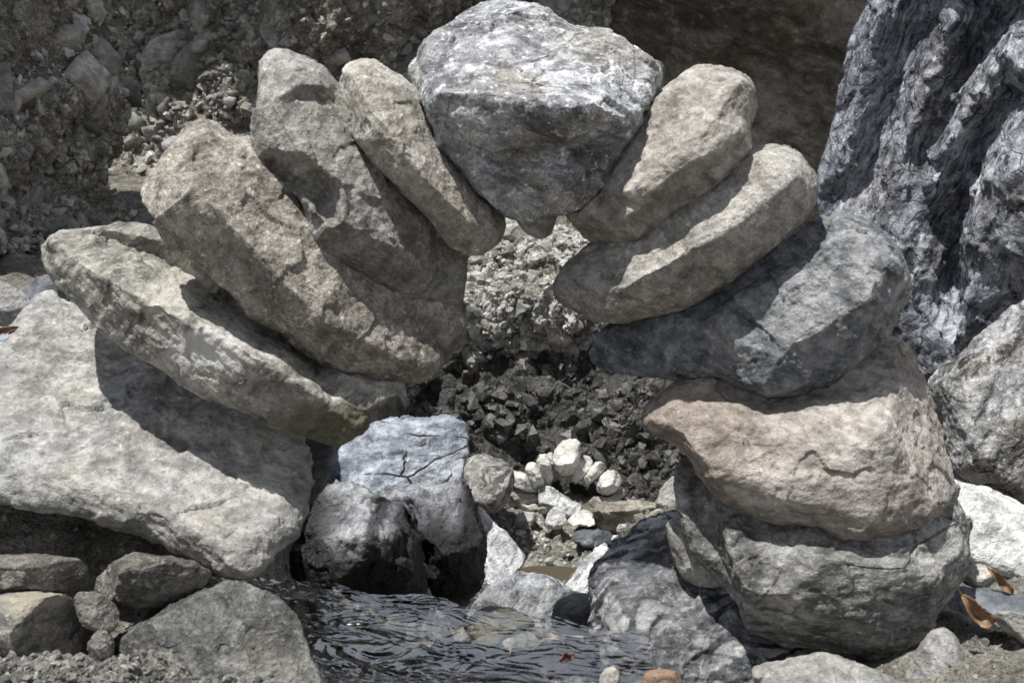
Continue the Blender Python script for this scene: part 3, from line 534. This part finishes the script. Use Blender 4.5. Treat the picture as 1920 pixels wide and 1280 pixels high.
B('boulder', 'blocky grey stone with a tan top at the left edge of the bottom pile', [(-70, 1125), (0, 1115), (60, 1108), (130, 1114), (146, 1145), (165, 1195), (150, 1230), (110, 1245), (60, 1240), (0, 1232), (-70, 1230)], 1.38, S('tan_capped_gneiss', (.04, .04, .04), (.16, .155, .145), (.34, .32, .28), ang=10, streak=.8, speck=.7, patch=.6, spots=[(P(70, 1140, 1.33), (.08, 9, .02), (.38, .34, .26), .7)]), rim=.04, back=.12, gy=-.02, cuts=4, cutd=(.06, .2), seed=53, R=24, feats=[[(0, 1150, .07), (120, 1150, .07)]])
B('stone', 'knobbly brown stone caught between the larger stones of the bottom left pile', [(138, 1125), (150, 1108), (185, 1112), (215, 1130), (224, 1160), (212, 1182), (185, 1185), (160, 1175), (145, 1150)], 1.36, M_earthst, rim=.03, back=.06, cuts=4, cutd=(.06, .2), seed=54, R=18, fine=2.2, feats=[[(180, 1145, .05)]])
B('stone', 'small crumbly clod at the bottom left below the knobbly brown stone', [(165, 1215), (178, 1185), (200, 1183), (215, 1205), (205, 1240), (175, 1250)], 1.34, M_earthst, rim=.03, back=.05, cuts=4, cutd=(.06, .2), seed=55, R=14, fine=2.5)
B('boulder', 'large mottled boulder with a gritty crust at the bottom left beside the water', [(208, 1215), (240, 1180), (330, 1130), (400, 1105), (430, 1090), (480, 1100), (550, 1150), (585, 1220), (607, 1275), (610, 1360), (300, 1380), (225, 1290)], 1.40, S('mottled_gneiss', (.018, .019, .021), (.07, .07, .068), (.20, .197, .185), ang=-25, streak=.75, speck=.7, patch=.7, blotch=7, tint=(.24, .20, .14), tamt=.5),
  rim=.05, back=.16, gy=-.02, cuts=4, cutd=(.06, .2), seed=56, R=36, ang=20, fine=1.6, feats=[[(260, 1200, .09), (350, 1160, .10), (430, 1150, .10), (500, 1180, .08)], [(330, 1230, .06), (440, 1230, .07)], [(350, 1260, .1), (480, 1280, .09)]])
rock('ground', [(-120, 1245), (0, 1240), (60, 1245), (150, 1250), (260, 1236), (330, 1250), (400, 1270), (520, 1290), (600, 1330), (500, 1450), (-120, 1450)], 1.28, M_earthst, None, None, None, 'structure', rim=.03, back=.12, gy=-.05, seed=57, R=20, fine=2.5, lo=2, cong=.25, key='fore')
B('boulder', 'half-wet grey rock at the left of the stream with black dripping sides', [(470, 1100), (510, 1040), (540, 990), (580, 945), (605, 915), (650, 907), (700, 920), (755, 955), (772, 985), (785, 1040), (795, 1110), (790, 1150), (740, 1160), (640, 1150), (520, 1150)], 2.22, S('wet_streaked_gneiss', (.010, .011, .013), (.25, .255, .27), (.52, .53, .55), ang=80, streak=.5, sscale=18, speck=.4, patch=.2, wet=.3, bsc=1.4,
   spots=[(P(650, 1105, 2.15), (.38, 9, .165), (.010, .010, .011), 1.), (P(700, 1050, 2.1), (.022, 9, .16), (.012, .012, .013), .85), (P(760, 1060, 2.1), (.045, 9, .17), (.012, .012, .013), .9), (P(530, 1060, 2.1), (.12, 9, .15), (.010, .010, .010), .95)]),
  rim=.02, back=.3, gy=-.02, cuts=4, cutd=(.03, .12), seed=58, ang=75, fol=1.6, lo=1.8, fac=2., R=26, feats=[[(600, 960, .02), (680, 950, .03), (740, 975, .03)], [(540, 1060, .15), (610, 1020, .16), (680, 1000, .17), (740, 1010, .15)], [(560, 1120, .12), (680, 1110, .14), (760, 1100, .12)]])
B('boulder', 'tall blue-grey cracked block with a flat top behind the wet rock', [(600, 930), (618, 870), (640, 830), (690, 800), (710, 795), (720, 786), (780, 783), (840, 781), (870, 795), (880, 820), (878, 860), (862, 905), (860, 960), (760, 980), (660, 960)], 2.85, M_bluebl, rim=.05, back=.35, gy=-.06, cuts=4, cutd=(.06, .2), seed=59, fac=1.4, R=24,
  feats=[[(700, 805, .10), (705, 860, .16), (700, 930, .20)], [(700, 800, .08), (860, 810, .10), (858, 900, .20)], [(780, 850, .13), (780, 930, .22)], [(650, 860, .05), (640, 930, .1)]])
B('boulder', 'black glistening wet boulder with a rounded top right of the half-wet rock', [(600, 1000), (618, 965), (680, 935), (750, 920), (800, 905), (855, 905), (880, 925), (893, 950), (905, 990), (903, 1060), (888, 1120), (870, 1158), (830, 1150), (800, 1110), (780, 1050), (765, 980), (720, 950)], 2.42, S('wet_dark_gneiss', (.010, .011, .013), (.22, .225, .245), (.44, .45, .48), ang=80, streak=.5, sscale=20, speck=.5, patch=.2, wet=.3, bsc=1.4,
   spots=[(P(800, 1085, 2.3), (.27, 9, .15), (.008, .008, .009), 1.), (P(893, 985, 2.3), (.05, 9, .16), (.009, .008, .007), 1.)]),
  rim=.04, back=.3, gy=-.03, cuts=4, cutd=(.03, .12), seed=60, ang=80, fol=1.8, lo=1.6, fac=2., R=28, feats=[[(760, 915, .04), (850, 935, .07), (880, 975, .10)], [(800, 990, .13), (860, 1010, .15), (870, 1090, .1)]])
B('boulder', 'grey gneiss boulder with swirling dark lines left of the small arch', [(862, 880), (880, 860), (905, 852), (942, 862), (962, 880), (962, 915), (950, 940), (935, 955), (915, 962), (890, 950), (868, 925)], 3.9, M_swirl, rim=.1, back=.3, gy=-.12, seed=61, R=14, feats=[[(900, 885, .16), (930, 920, .18)]])
B('boulder', 'bright speckled white rock sloping down beside the black wet boulder', [(880, 945), (900, 950), (925, 980), (965, 1015), (985, 1050), (960, 1080), (930, 1110), (895, 1150), (870, 1120), (870, 1000)], 2.9, M_whtgn, rim=.04, back=.25, gy=-.12, cuts=4, cutd=(.06, .2), seed=62, R=14, ang=-55, feats=[[(900, 1000, .08), (935, 1050, .1)]])
B('boulder', 'grey foliated gneiss rock crossing the stream channel in the middle', [(870, 1165), (900, 1120), (940, 1085), (978, 1071), (1030, 1080), (1075, 1105), (1125, 1130), (1130, 1170), (1060, 1200), (940, 1200)], 2.25, S('foliated_gneiss', (.05, .052, .06), (.20, .205, .215), (.38, .39, .40), ang=60, streak=.9, sscale=36, stretch=5, speck=.6, patch=.3), rim=.03, back=.2, gy=-.11, cuts=4, cutd=(.06, .2), seed=63, R=16, ang=-60, feats=[[(950, 1105, .07), (1040, 1120, .07), (1000, 1150, .08)]])
B('stone', 'round dark charcoal stone standing in the water by the banded boulder', [(1033, 1160), (1045, 1128), (1075, 1113), (1110, 1115), (1135, 1140), (1135, 1185), (1090, 1192), (1045, 1185)], 1.8, M_dark, rim=.03, back=.08, gy=-.02, seed=64, R=22, fac=.3, feats=[[(1085, 1150, .06)]])
B('stone', 'craggy light grey rock pile left of the banded boulder', [(1050, 1110), (1080, 1075), (1100, 1045), (1125, 1020), (1135, 1015), (1150, 1035), (1150, 1075), (1140, 1120), (1090, 1130)], 2.5, M_whtgn, rim=.04, back=.15, gy=-.12, cuts=4, cutd=(.06, .2), seed=65, R=12, fac=2.5, lo=2, ang=50)
B('stone', 'mossy wet stone breaking the surface of the stream', [(868, 1175), (885, 1150), (915, 1135), (955, 1138), (990, 1155), (1003, 1172), (960, 1190), (925, 1215), (900, 1215)], 1.66, S('mossy_wet_stone', (.015, .014, .01), (.06, .055, .035), (.16, .15, .11), speck=.6, patch=.5, wet=.15, tint=(.10, .085, .02), tamt=.8), rim=.02, back=.06, gy=-.09, seed=66, R=16, feats=[[(920, 1160, .02)]])
B('stone', 'orange-brown stone at the bottom edge right of the water', [(1204, 1275), (1212, 1258), (1240, 1254), (1270, 1258), (1280, 1285), (1240, 1310), (1208, 1300)], 1.34, M_orange, rim=.02, back=.03, seed=67, R=16)
B('stone', 'small tan stone in the shallow water left of the orange-brown stone', [(1122, 1275), (1135, 1252), (1150, 1248), (1163, 1262), (1160, 1288), (1135, 1292)], 1.38, M_pale, rim=.01, back=.02, seed=68, R=12)
B('stone', 'light fist-sized stone seen in the gap left of the black wet boulder', [(785, 1150), (788, 1110), (795, 1095), (808, 1110), (818, 1150), (800, 1165)], 2.35, M_pale, rim=.03, back=.06, cuts=4, cutd=(.06, .2), seed=69, R=10)
# embedded stones of the banks
EM = 'stones stuck in the conglomerate banks'
for (lab, out, D, mat, sd) in [
    ('smooth blue-grey stone stuck in the left conglomerate bank', [(55, 195), (75, 175), (125, 163), (150, 160), (158, 180), (140, 215), (125, 235), (95, 243), (75, 232)], 2.62, M_slate, 71),
    ('pale angular stone just below and right of the smooth blue-grey one in the left bank', [(85, 300), (105, 290), (130, 320), (110, 335), (90, 325)], 2.66, M_minid, 72),
    ('blue-grey lump at the foot of the left bank, nearest the left edge', [(55, 400), (75, 375), (120, 385), (140, 415), (120, 435), (70, 430)], 2.6, M_slate, 73),
    ('long grey stone at the foot of the left bank above the pale slab', [(140, 395), (170, 385), (215, 405), (230, 425), (180, 430), (145, 425)], 2.75, M_minid, 74),
    ('dark bluish stone high in the back bank left of the keystone', [(590, 25), (625, 18), (632, 50), (610, 90), (595, 95), (580, 60)], 4.55, M_slate, 75),
    ('cracked tan lump beside the dark bluish stone of the back bank', [(640, 40), (680, 20), (700, 50), (685, 90), (650, 95), (632, 70)], 4.5, M_cong, 76),
    ('small dark slab leaning in the back bank just left of the keystone', [(690, 38), (705, 45), (735, 70), (738, 82), (705, 60)], 4.45, M_slate, 77),
    ('square tan block at the top edge of the back bank', [(440, -10), (470, -10), (470, 30), (445, 25)], 4.5, M_minid, 78),
    ('pale block at the top edge just right of the keystone top', [(1060, -10), (1105, -10), (1105, 15), (1065, 12)], 4.7, M_minid, 79),
    ('blue block stone low in the pit wall behind the tall cracked block', [(705, 770), (712, 745), (740, 750), (745, 780), (715, 790)], 4.1, M_slate, 80),
    ('dark slab lying on the sunny slope under the keystone', [(955, 520), (970, 512), (1000, 518), (1012, 530), (985, 535)], 5.0, M_dark, 81),
    ('pale cobble at the top of the sunny slope under the keystone', [(945, 465), (958, 457), (975, 468), (965, 480), (950, 478)], 5.05, M_mini, 82),
    ('pale stone low in the dark pit wall above the swirled gneiss boulder', [(918, 800), (930, 792), (950, 800), (945, 812), (920, 812)], 4.45, M_white, 83),
    ('black glossy block at the right of the pit wall', [(1150, 790), (1165, 770), (1190, 780), (1205, 810), (1180, 830), (1155, 820)], 4.5, M_wet, 84),
    ('black slab tilted behind the right side of the small arch', [(1118, 870), (1130, 855), (1160, 870), (1190, 895), (1175, 900), (1140, 890)], 4.4, M_dark, 85),
    ('small bluish stone behind the right foot of the small arch', [(1165, 905), (1175, 898), (1192, 905), (1190, 918), (1170, 918)], 4.35, M_slate, 86)]:
    mx_, my_ = np.array(out, float).mean(0); ky = 'left' if sd < 75 else 'back' if sd < 80 else 'pit' if sd in (81, 82) else 'low'; D = snap(ky, mx_, my_)-.025
    rock('stone', out, D, mat, lab, 'stone', EM, rim=.04, back=.1, seed=sd, R=8, fac=1.5, cuts=4, gx=.20 if ky == 'left' else 0, feats=[[tuple(np.array(out, float).mean(0))+(.02*D,)]])

# ------------------------------------------------------------------ the small arch and its surroundings
def C(label, out, D, mat, sd, h=.05, grp=AS, R=7, name='stone', **k):
    oc = np.array(out, float); out = [tuple(v) for v in (oc-oc.mean(0))*(1.04 if grp else 1.03)+oc.mean(0)]
    return rock(name, out, D, mat, label, name, grp, rim=.03, back=.08, seed=sd, R=R*.6, lo=.5, fac=1.8, res=1.1, sm=1, cuts=k.pop('cuts', 3), cutd=(.06, .2), feats=k.pop('feats', [[tuple(np.array(out, float).mean(0))+(h,)]]), **k)
C('white faceted keystone of the small arch', [(1036, 860), (1040, 845), (1055, 826), (1080, 824), (1088, 832), (1086, 865), (1075, 887), (1055, 890), (1042, 880)], 4.25, M_mini, 101, feats=[[(1038, 855, .04), (1055, 858, .09), (1070, 862, .09), (1085, 845, .04)], [(1060, 882, .03)]])
C('pale stone right next to the keystone of the small arch', [(1073, 898), (1085, 865), (1095, 853), (1108, 854), (1111, 865), (1102, 885), (1090, 900), (1080, 906)], 4.27, M_mini, 102)
C('white slanting stone, second right of the keystone in the small arch', [(1090, 908), (1105, 880), (1115, 866), (1135, 870), (1137, 878), (1122, 893), (1105, 908), (1096, 912)], 4.25, M_mini, 103)
C('larger white stone, third right of the keystone in the small arch', [(1118, 910), (1125, 895), (1140, 882), (1158, 884), (1165, 900), (1155, 920), (1138, 928), (1122, 922)], 4.23, M_mini, 104, h=.07)
C('flat grey stone at the right foot of the small arch', [(1105, 940), (1115, 930), (1145, 930), (1165, 915), (1172, 925), (1158, 942), (1130, 950), (1110, 948)], 4.25, M_minid, 105, h=.03)
C('narrow grey stone left of the small keystone, half hidden', [(1025, 850), (1035, 848), (1040, 865), (1050, 895), (1042, 905), (1033, 895), (1028, 870)], 4.32, M_minid, 106)
C('pale upright stone left of the narrow grey one in the small arch', [(1006, 865), (1012, 854), (1024, 852), (1032, 865), (1037, 895), (1032, 903), (1020, 906), (1012, 890)], 4.27, M_mini, 107)
C('white square-ended stone in the left shoulder of the small arch', [(985, 880), (990, 866), (1005, 868), (1012, 880), (1020, 905), (1016, 915), (1000, 917), (992, 900)], 4.23, M_mini, 108)
C('flat beige stone pointing left at the left shoulder of the small arch', [(948, 888), (955, 882), (975, 884), (988, 890), (998, 915), (1008, 920), (990, 922), (970, 915), (955, 905)], 4.25, M_mini, 109)
C('grey lens-shaped stone in the left foot of the small arch', [(953, 910), (965, 914), (990, 922), (1012, 922), (1010, 940), (985, 948), (965, 940), (955, 930)], 4.27, M_minid, 110, h=.03)
C('flat brown bottom stone of the left foot of the small arch', [(950, 938), (960, 938), (985, 946), (1015, 940), (1015, 952), (995, 960), (970, 956), (955, 950)], 4.26, M_minid, 111, h=.02)
SS = None
C('thick brown flat-topped block carrying the right foot of the small arch', [(1110, 958), (1118, 945), (1160, 940), (1200, 938), (1230, 948), (1225, 965), (1190, 985), (1175, 1000), (1130, 995), (1115, 975)], 4.1, S('brown_block', (.06, .055, .045), (.17, .155, .13), (.34, .32, .28), ang=5, streak=.5, speck=.5, spscale=70, patch=.4, bsc=1.5), 121, grp=SS, name='boulder', cuts=0, feats=[[(1114, 955, .08), (1150, 957, .12), (1190, 955, .12), (1224, 952, .08)], [(1125, 985, .04), (1175, 988, .05)]], R=7, gy=-.04)
C('low white rock behind the brown block', [(1160, 942), (1180, 925), (1220, 920), (1228, 908), (1245, 912), (1248, 930), (1235, 945), (1200, 948)], 4.4, M_mini, 122, grp=SS, gy=-.2)
C('small craggy grey rock at the gap edge beside the brown block', [(1230, 950), (1240, 915), (1262, 895), (1275, 910), (1275, 965), (1245, 968)], 4.0, M_minid, 123, grp=SS)
C('white triangular rock inside the small arch', [(1010, 925), (1016, 910), (1030, 912), (1060, 930), (1090, 950), (1080, 965), (1050, 970), (1015, 955)], 4.2, M_whtgn, 124, grp=SS, gy=-.2)
C('small white cobble in front of the triangular rock', [(1020, 985), (1026, 965), (1040, 950), (1055, 955), (1062, 975), (1050, 990), (1030, 992)], 4.0, M_white, 125, grp=SS)
C('flat cream slab lying on the sand right of the white cobble', [(1062, 975), (1075, 965), (1095, 955), (1112, 965), (1115, 985), (1090, 985), (1075, 985)], 4.05, M_mini, 126, grp=SS, gy=-.25, h=.01)
C('dark grey smooth slab lying on the sand below the brown block', [(1074, 1010), (1080, 998), (1110, 994), (1148, 996), (1150, 1010), (1130, 1028), (1105, 1025), (1080, 1018)], 3.85, M_slate, 127, grp=SS, gy=-.1, h=.04)
C('taupe angular stone under the left foot of the small arch', [(962, 990), (972, 962), (1000, 960), (1006, 965), (998, 985), (985, 998), (970, 998)], 4.1, M_minid, 128, grp=SS)
C('pale stone at the rim of the banded boulder by the sand', [(1145, 1012), (1150, 1003), (1165, 1002), (1172, 1008), (1165, 1020), (1150, 1020)], 3.7, M_mini, 129, grp=SS)
PG = 'loose pebbles on the sand in front of the small arch'
rp = random.Random(4)
shape = ['round', 'flat', 'angular']; n_ = 0
plab = ['flat tan pebble at the upper end of the pebble line under the taupe stone', 'tiny pale pebble below the flat tan one', 'cream angular pebble, top of the pebble heap', 'small white pebble in the middle of the pebble heap', 'biggest round grey pebble of the heap', 'pale upright pebble behind the biggest round one', 'grey pebble at the left of the heap', 'small white pebble right of the biggest round one', 'wide flat cream pebble lying lowest', 'brown pebble between the heap and the white rock', 'tiny grey pebble at the puddle', 'pale chip right of the lowest flat pebble', 'oval white pebble beside the taupe stone', 'small tan pebble near the dark slab', 'grey speckled pebble left of the puddle']
for (x, y, r), lab in zip([(978, 998, 10), (985, 1020, 6), (1000, 1008, 9), (1008, 1022, 7), (1022, 1028, 11), (1026, 1014, 7), (995, 1032, 8), (1038, 1036, 7), (1035, 1052, 13), (975, 1042, 6), (1012, 1066, 5), (1056, 1056, 6), (1017, 957, 10), (1066, 1040, 5), (985, 1056, 6)], plab):
    o_ = [(x+r*1.2*math.cos(t)*rp.uniform(.8, 1.15), y+r*.8*math.sin(t)*rp.uniform(.8, 1.15)) for t in [k*math.pi/4+.2 for k in range(8)]]
    rock('pebble', o_, 3.98 if y < 1040 else 3.85, [M_mini, M_minid, M_pale][rp.randrange(3)], lab, 'pebble', PG, rim=.01, back=.03, seed=130+x, R=5, lo=.4, fac=1.2, cuts=4, vox=.006, feats=[[(x, y, .02)]])

# ------------------------------------------------------------------ water
def water():
    nx, ny = 330, 330
    xs = np.linspace(-.50, .18, nx); ts = np.linspace(0, 1, ny)
    X, T_ = np.meshgrid(xs, ts); Y = 1.02+T_*(1.50-(X+.28)*.30+.012*np.sin(X*40)-1.02); p = np.stack([X.ravel(), Y.ravel(), np.zeros(X.size)], 1)
    flow = np.stack([p[:, 0]*1.0-p[:, 1]*.4, p[:, 1]*2.0+p[:, 0]*.6, p[:, 2]], 1)
    wq = flow+.05*np.stack([fbm(flow/.12, 2, 90), fbm(flow/.12, 2, 91), 0*X.ravel()], 1)
    amp = .35+.65*np.clip((p[:, 0]*-1.0+.15)/.4, 0, 1)
    z = (.0042*fbm(wq/.085, 2, 92)+.0016*fbm(wq/.034, 2, 93, ridge=True)+.0003*fbm(wq/.012, 2, 94))*amp
    p[:, 2] = -.765+z
    a = (np.arange(ny-1)[:, None]*nx+np.arange(nx-1)[None]).ravel(); F = np.stack([a, a+1, a+nx+1, a+nx], 1)
    me = bpy.data.meshes.new('water'); me.from_pydata(p.tolist(), [], F.tolist()); me.update(); me.polygons.foreach_set('use_smooth', np.ones(len(F), bool))
    m = bpy.data.materials.new('stream_water'); m.use_nodes = True; t = m.node_tree; t.nodes.clear()
    o = t.nodes.new('ShaderNodeOutputMaterial'); mx = t.nodes.new('ShaderNodeMixShader'); tr = t.nodes.new('ShaderNodeBsdfTransparent'); gl = t.nodes.new('ShaderNodeBsdfGlossy'); fr = t.nodes.new('ShaderNodeFresnel')
    fr.inputs[0].default_value = 1.85; gl.inputs['Roughness'].default_value = .12; tr.inputs[0].default_value = (.62, .60, .55, 1)
    t.links.new(fr.outputs[0], mx.inputs[0]); t.links.new(tr.outputs[0], mx.inputs[1]); t.links.new(gl.outputs[0], mx.inputs[2]); t.links.new(mx.outputs[0], o.inputs[0])
    me.materials.append(m); ob = bpy.data.objects.new('water', me); COL.objects.link(ob); tag(ob, None, None, None, 'structure')
water()
gravel('ground', 900, M_pebw, 'wet pebbles and grit on the bed under the running water', 210, lambda px, py: (px > 540) & (px < 1140) & (py > 1090), clump=0, smin=.006, smax=.028, pro=PRO2, smooth=True, tones=(.7, 2.2))
gravel('ground', 130, M_pebw, 'bigger wet stones on the stream bed at the bottom of the picture', 214, lambda px, py: (px > 560) & (px < 1130) & (py > 1185), clump=0, smin=.016, smax=.036, pro=PRO2, smooth=True, tones=(1.2, 3.2))
# puddle
def puddle():
    q = P(1030, 1082, 1.0)-CAM; t_ = -1.69/q[2]; c = q*t_; me = bpy.data.meshes.new('puddle')
    v = [(c[0]+.09*math.cos(a)*(1+.25*math.sin(3*a)), c[1]+.10*math.sin(a)*(1+.2*math.cos(2*a)), -1.688) for a in np.linspace(0, 2*math.pi, 40, endpoint=False)]
    me.from_pydata(v, [], [list(range(40))]); n = NT('puddle_water'); n.b.inputs['Base Color'].default_value = (.085, .070, .05, 1); n.b.inputs['Roughness'].default_value = .06
    me.materials.append(n.m); o = bpy.data.objects.new('puddle', me); COL.objects.link(o); tag(o, None, None, None, 'structure')
puddle()

# ------------------------------------------------------------------ gravel
gravel('left', 6000, M_peb, 'small angular stones and grit stuck in the left conglomerate bank', 201, smin=.003, smax=.030, power=4., sink=.75, tones=(.5, 1.25))
gravel('back', 8000, M_peb, 'small angular stones and grit stuck in the conglomerate bank behind the arch', 202, smin=.006, smax=.04, power=3., sink=.6, tones=(.5, 1.2))
gravel('pit', 14000, M_peb, 'loose chips and grit covering the sunny slope seen through the arch', 203, lambda px, py: (py < 660), smin=.004, smax=.032, power=3., sink=.7, tones=(.7, 1.45), clump=.15)
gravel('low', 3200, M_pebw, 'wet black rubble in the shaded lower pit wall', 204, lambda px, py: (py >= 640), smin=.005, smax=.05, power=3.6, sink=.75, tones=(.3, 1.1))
gravel('ground', 9000, M_peb, 'gravel and grit on the sand around the small arch', 205, lambda px, py: (py < 1110) & (px > 800) & (px < 1330), smin=.004, smax=.024, power=3., tones=(.5, 1.3), facing=False)
gravel('ground', 7000, M_peb, 'gravel and grit on the ground at the feet of the large arch', 206, lambda px, py: (py > 930) & ((px < 540) | (px > 1150)), smin=.0015, smax=.010, power=3., tones=(.35, 1.0), facing=False, clump=.08)
gravel('fore', 2500, M_peb, 'gritty crumbs of soil on the bank at the bottom left', 207, smin=.0015, smax=.008, power=2.5, tones=(.2, .75), clump=.06)

gravel('left', 420, M_peb, 'bigger lumps and cobbles bedded in the left conglomerate bank', 211, smin=.018, smax=.10, power=3., sink=.9, tones=(.4, 1.1), pro=PRO2, smooth=True)
gravel('back', 320, M_peb, 'bigger lumps and cobbles bedded in the conglomerate bank behind the arch', 322, smin=.03, smax=.17, power=3.4, sink=.9, tones=(.5, 1.15), pro=PRO2, smooth=True)
gravel('pit', 160, M_peb, 'bigger broken stones on the sunny slope seen through the arch', 317, smin=.03, smax=.08, power=2.5, sink=.7, tones=(.4, 1.1), pro=PRO2)

# ------------------------------------------------------------------ dry leaves
def leaf(label, pts, D, curl, col, seed):
    """pts: spine points (px, py) at distance D; a curved two-sided blade with a midrib"""
    s = [P(x, y, D) for x, y in pts]; n = 14; V = []; w0 = curl[0]; F = []
    side = np.cross(s[-1]-s[0], FW); side /= np.linalg.norm(side)
    for i in range(n+1):
        t = i/n; k = t*(len(s)-1); a = int(min(k, len(s)-2)); c = s[a]+(s[a+1]-s[a])*(k-a)
        w = w0*(math.sin(math.pi*min(1, t*.93+.04))**.7)*(1+.08*math.sin(9*t+seed))
        for j in range(7):
            u = j/3-1; V.append(c+side*w*u*.8-FW*(curl[1]*u*u)*w*1.2-FW*.004*math.sin(3*t*math.pi)+np.array([0, 0, .001*math.sin(40*t)*u]))
    for i in range(n):
        for j in range(6): a = i*7+j; F.append((a, a+1, a+8, a+7))
    c0 = np.mean(V, 0); me = bpy.data.meshes.new('dry_leaf'); me.from_pydata([tuple(v-c0) for v in V], [], F); me.update(); me.polygons.foreach_set('use_smooth', np.ones(len(F), bool))
    m = NT('dry_leaf_'+col[1]); nz = m.noise(m.tc.outputs['Object'], 60, 5); m.L(m.mix(m.ramp(nz, .4, .65), col[0], tuple(x*.45 for x in col[0])), m.b.inputs['Base Color']); m.b.inputs['Roughness'].default_value = .5
    m.L(m.bump(m.noise(m.mapping(m.tc.outputs['Object'], scale=(4, 1, 1)), 90, 3), .5, .002), m.b.inputs['Normal'])
    me.materials.append(m.m); r = bpy.data.objects.new('dry_leaf', None); COL.objects.link(r); r.location = c0.tolist(); r.empty_display_size = .01; tag(r, label, 'leaf', 'dry leaves')
    o = bpy.data.objects.new('blade', me); COL.objects.link(o); o.parent = r
    md = o.modifiers.new('t', 'SOLIDIFY'); md.thickness = .0008
    bm = bmesh.new(); d0 = (s[0]-s[1]); d0 = d0/np.linalg.norm(d0)*w0; prev = None
    for i in range(6):
        c = s[0]-c0-FW*.002+d0*(i*.22-.15)+np.array([0, 0, .0006*i*i*.3]); rad = .0009-.00008*i
        ring = [bm.verts.new(c+side*rad*math.cos(a)+FW*rad*math.sin(a)) for a in [k*math.pi/3 for k in range(6)]]
        if prev: [bm.faces.new((prev[k], prev[(k+1) % 6], ring[(k+1) % 6], ring[k])) for k in range(6)]
        prev = ring
    ms = bpy.data.meshes.new('stem'); bm.to_mesh(ms); bm.free(); ms.materials.append(m.m); st = bpy.data.objects.new('stem', ms); COL.objects.link(st); st.parent = r
BR = ((.24, .145, .085), 'orange')
leaf('curled orange-brown leaf on the soil in front of the blue-grey slate', [(1803, 1115), (1820, 1140), (1845, 1160), (1862, 1168)], 1.47, (.014, .8), BR, 1)
leaf('narrow brown leaf beside the small tan stone near the white boulder', [(1852, 1065), (1868, 1080), (1885, 1100), (1898, 1112)], 1.58, (.008, .9), BR, 2)
leaf('small reddish leaf floating on the stream', [(1050, 1238), (1062, 1230), (1076, 1226)], 1.405, (.007, .6), ((.16, .07, .045), 'red'), 3)
leaf('orange leaf at the left edge under the sunlit angular stone', [(-20, 622), (10, 620), (38, 613)], snap('base', 20, 640)-.01, (.007, .8), BR, 4)
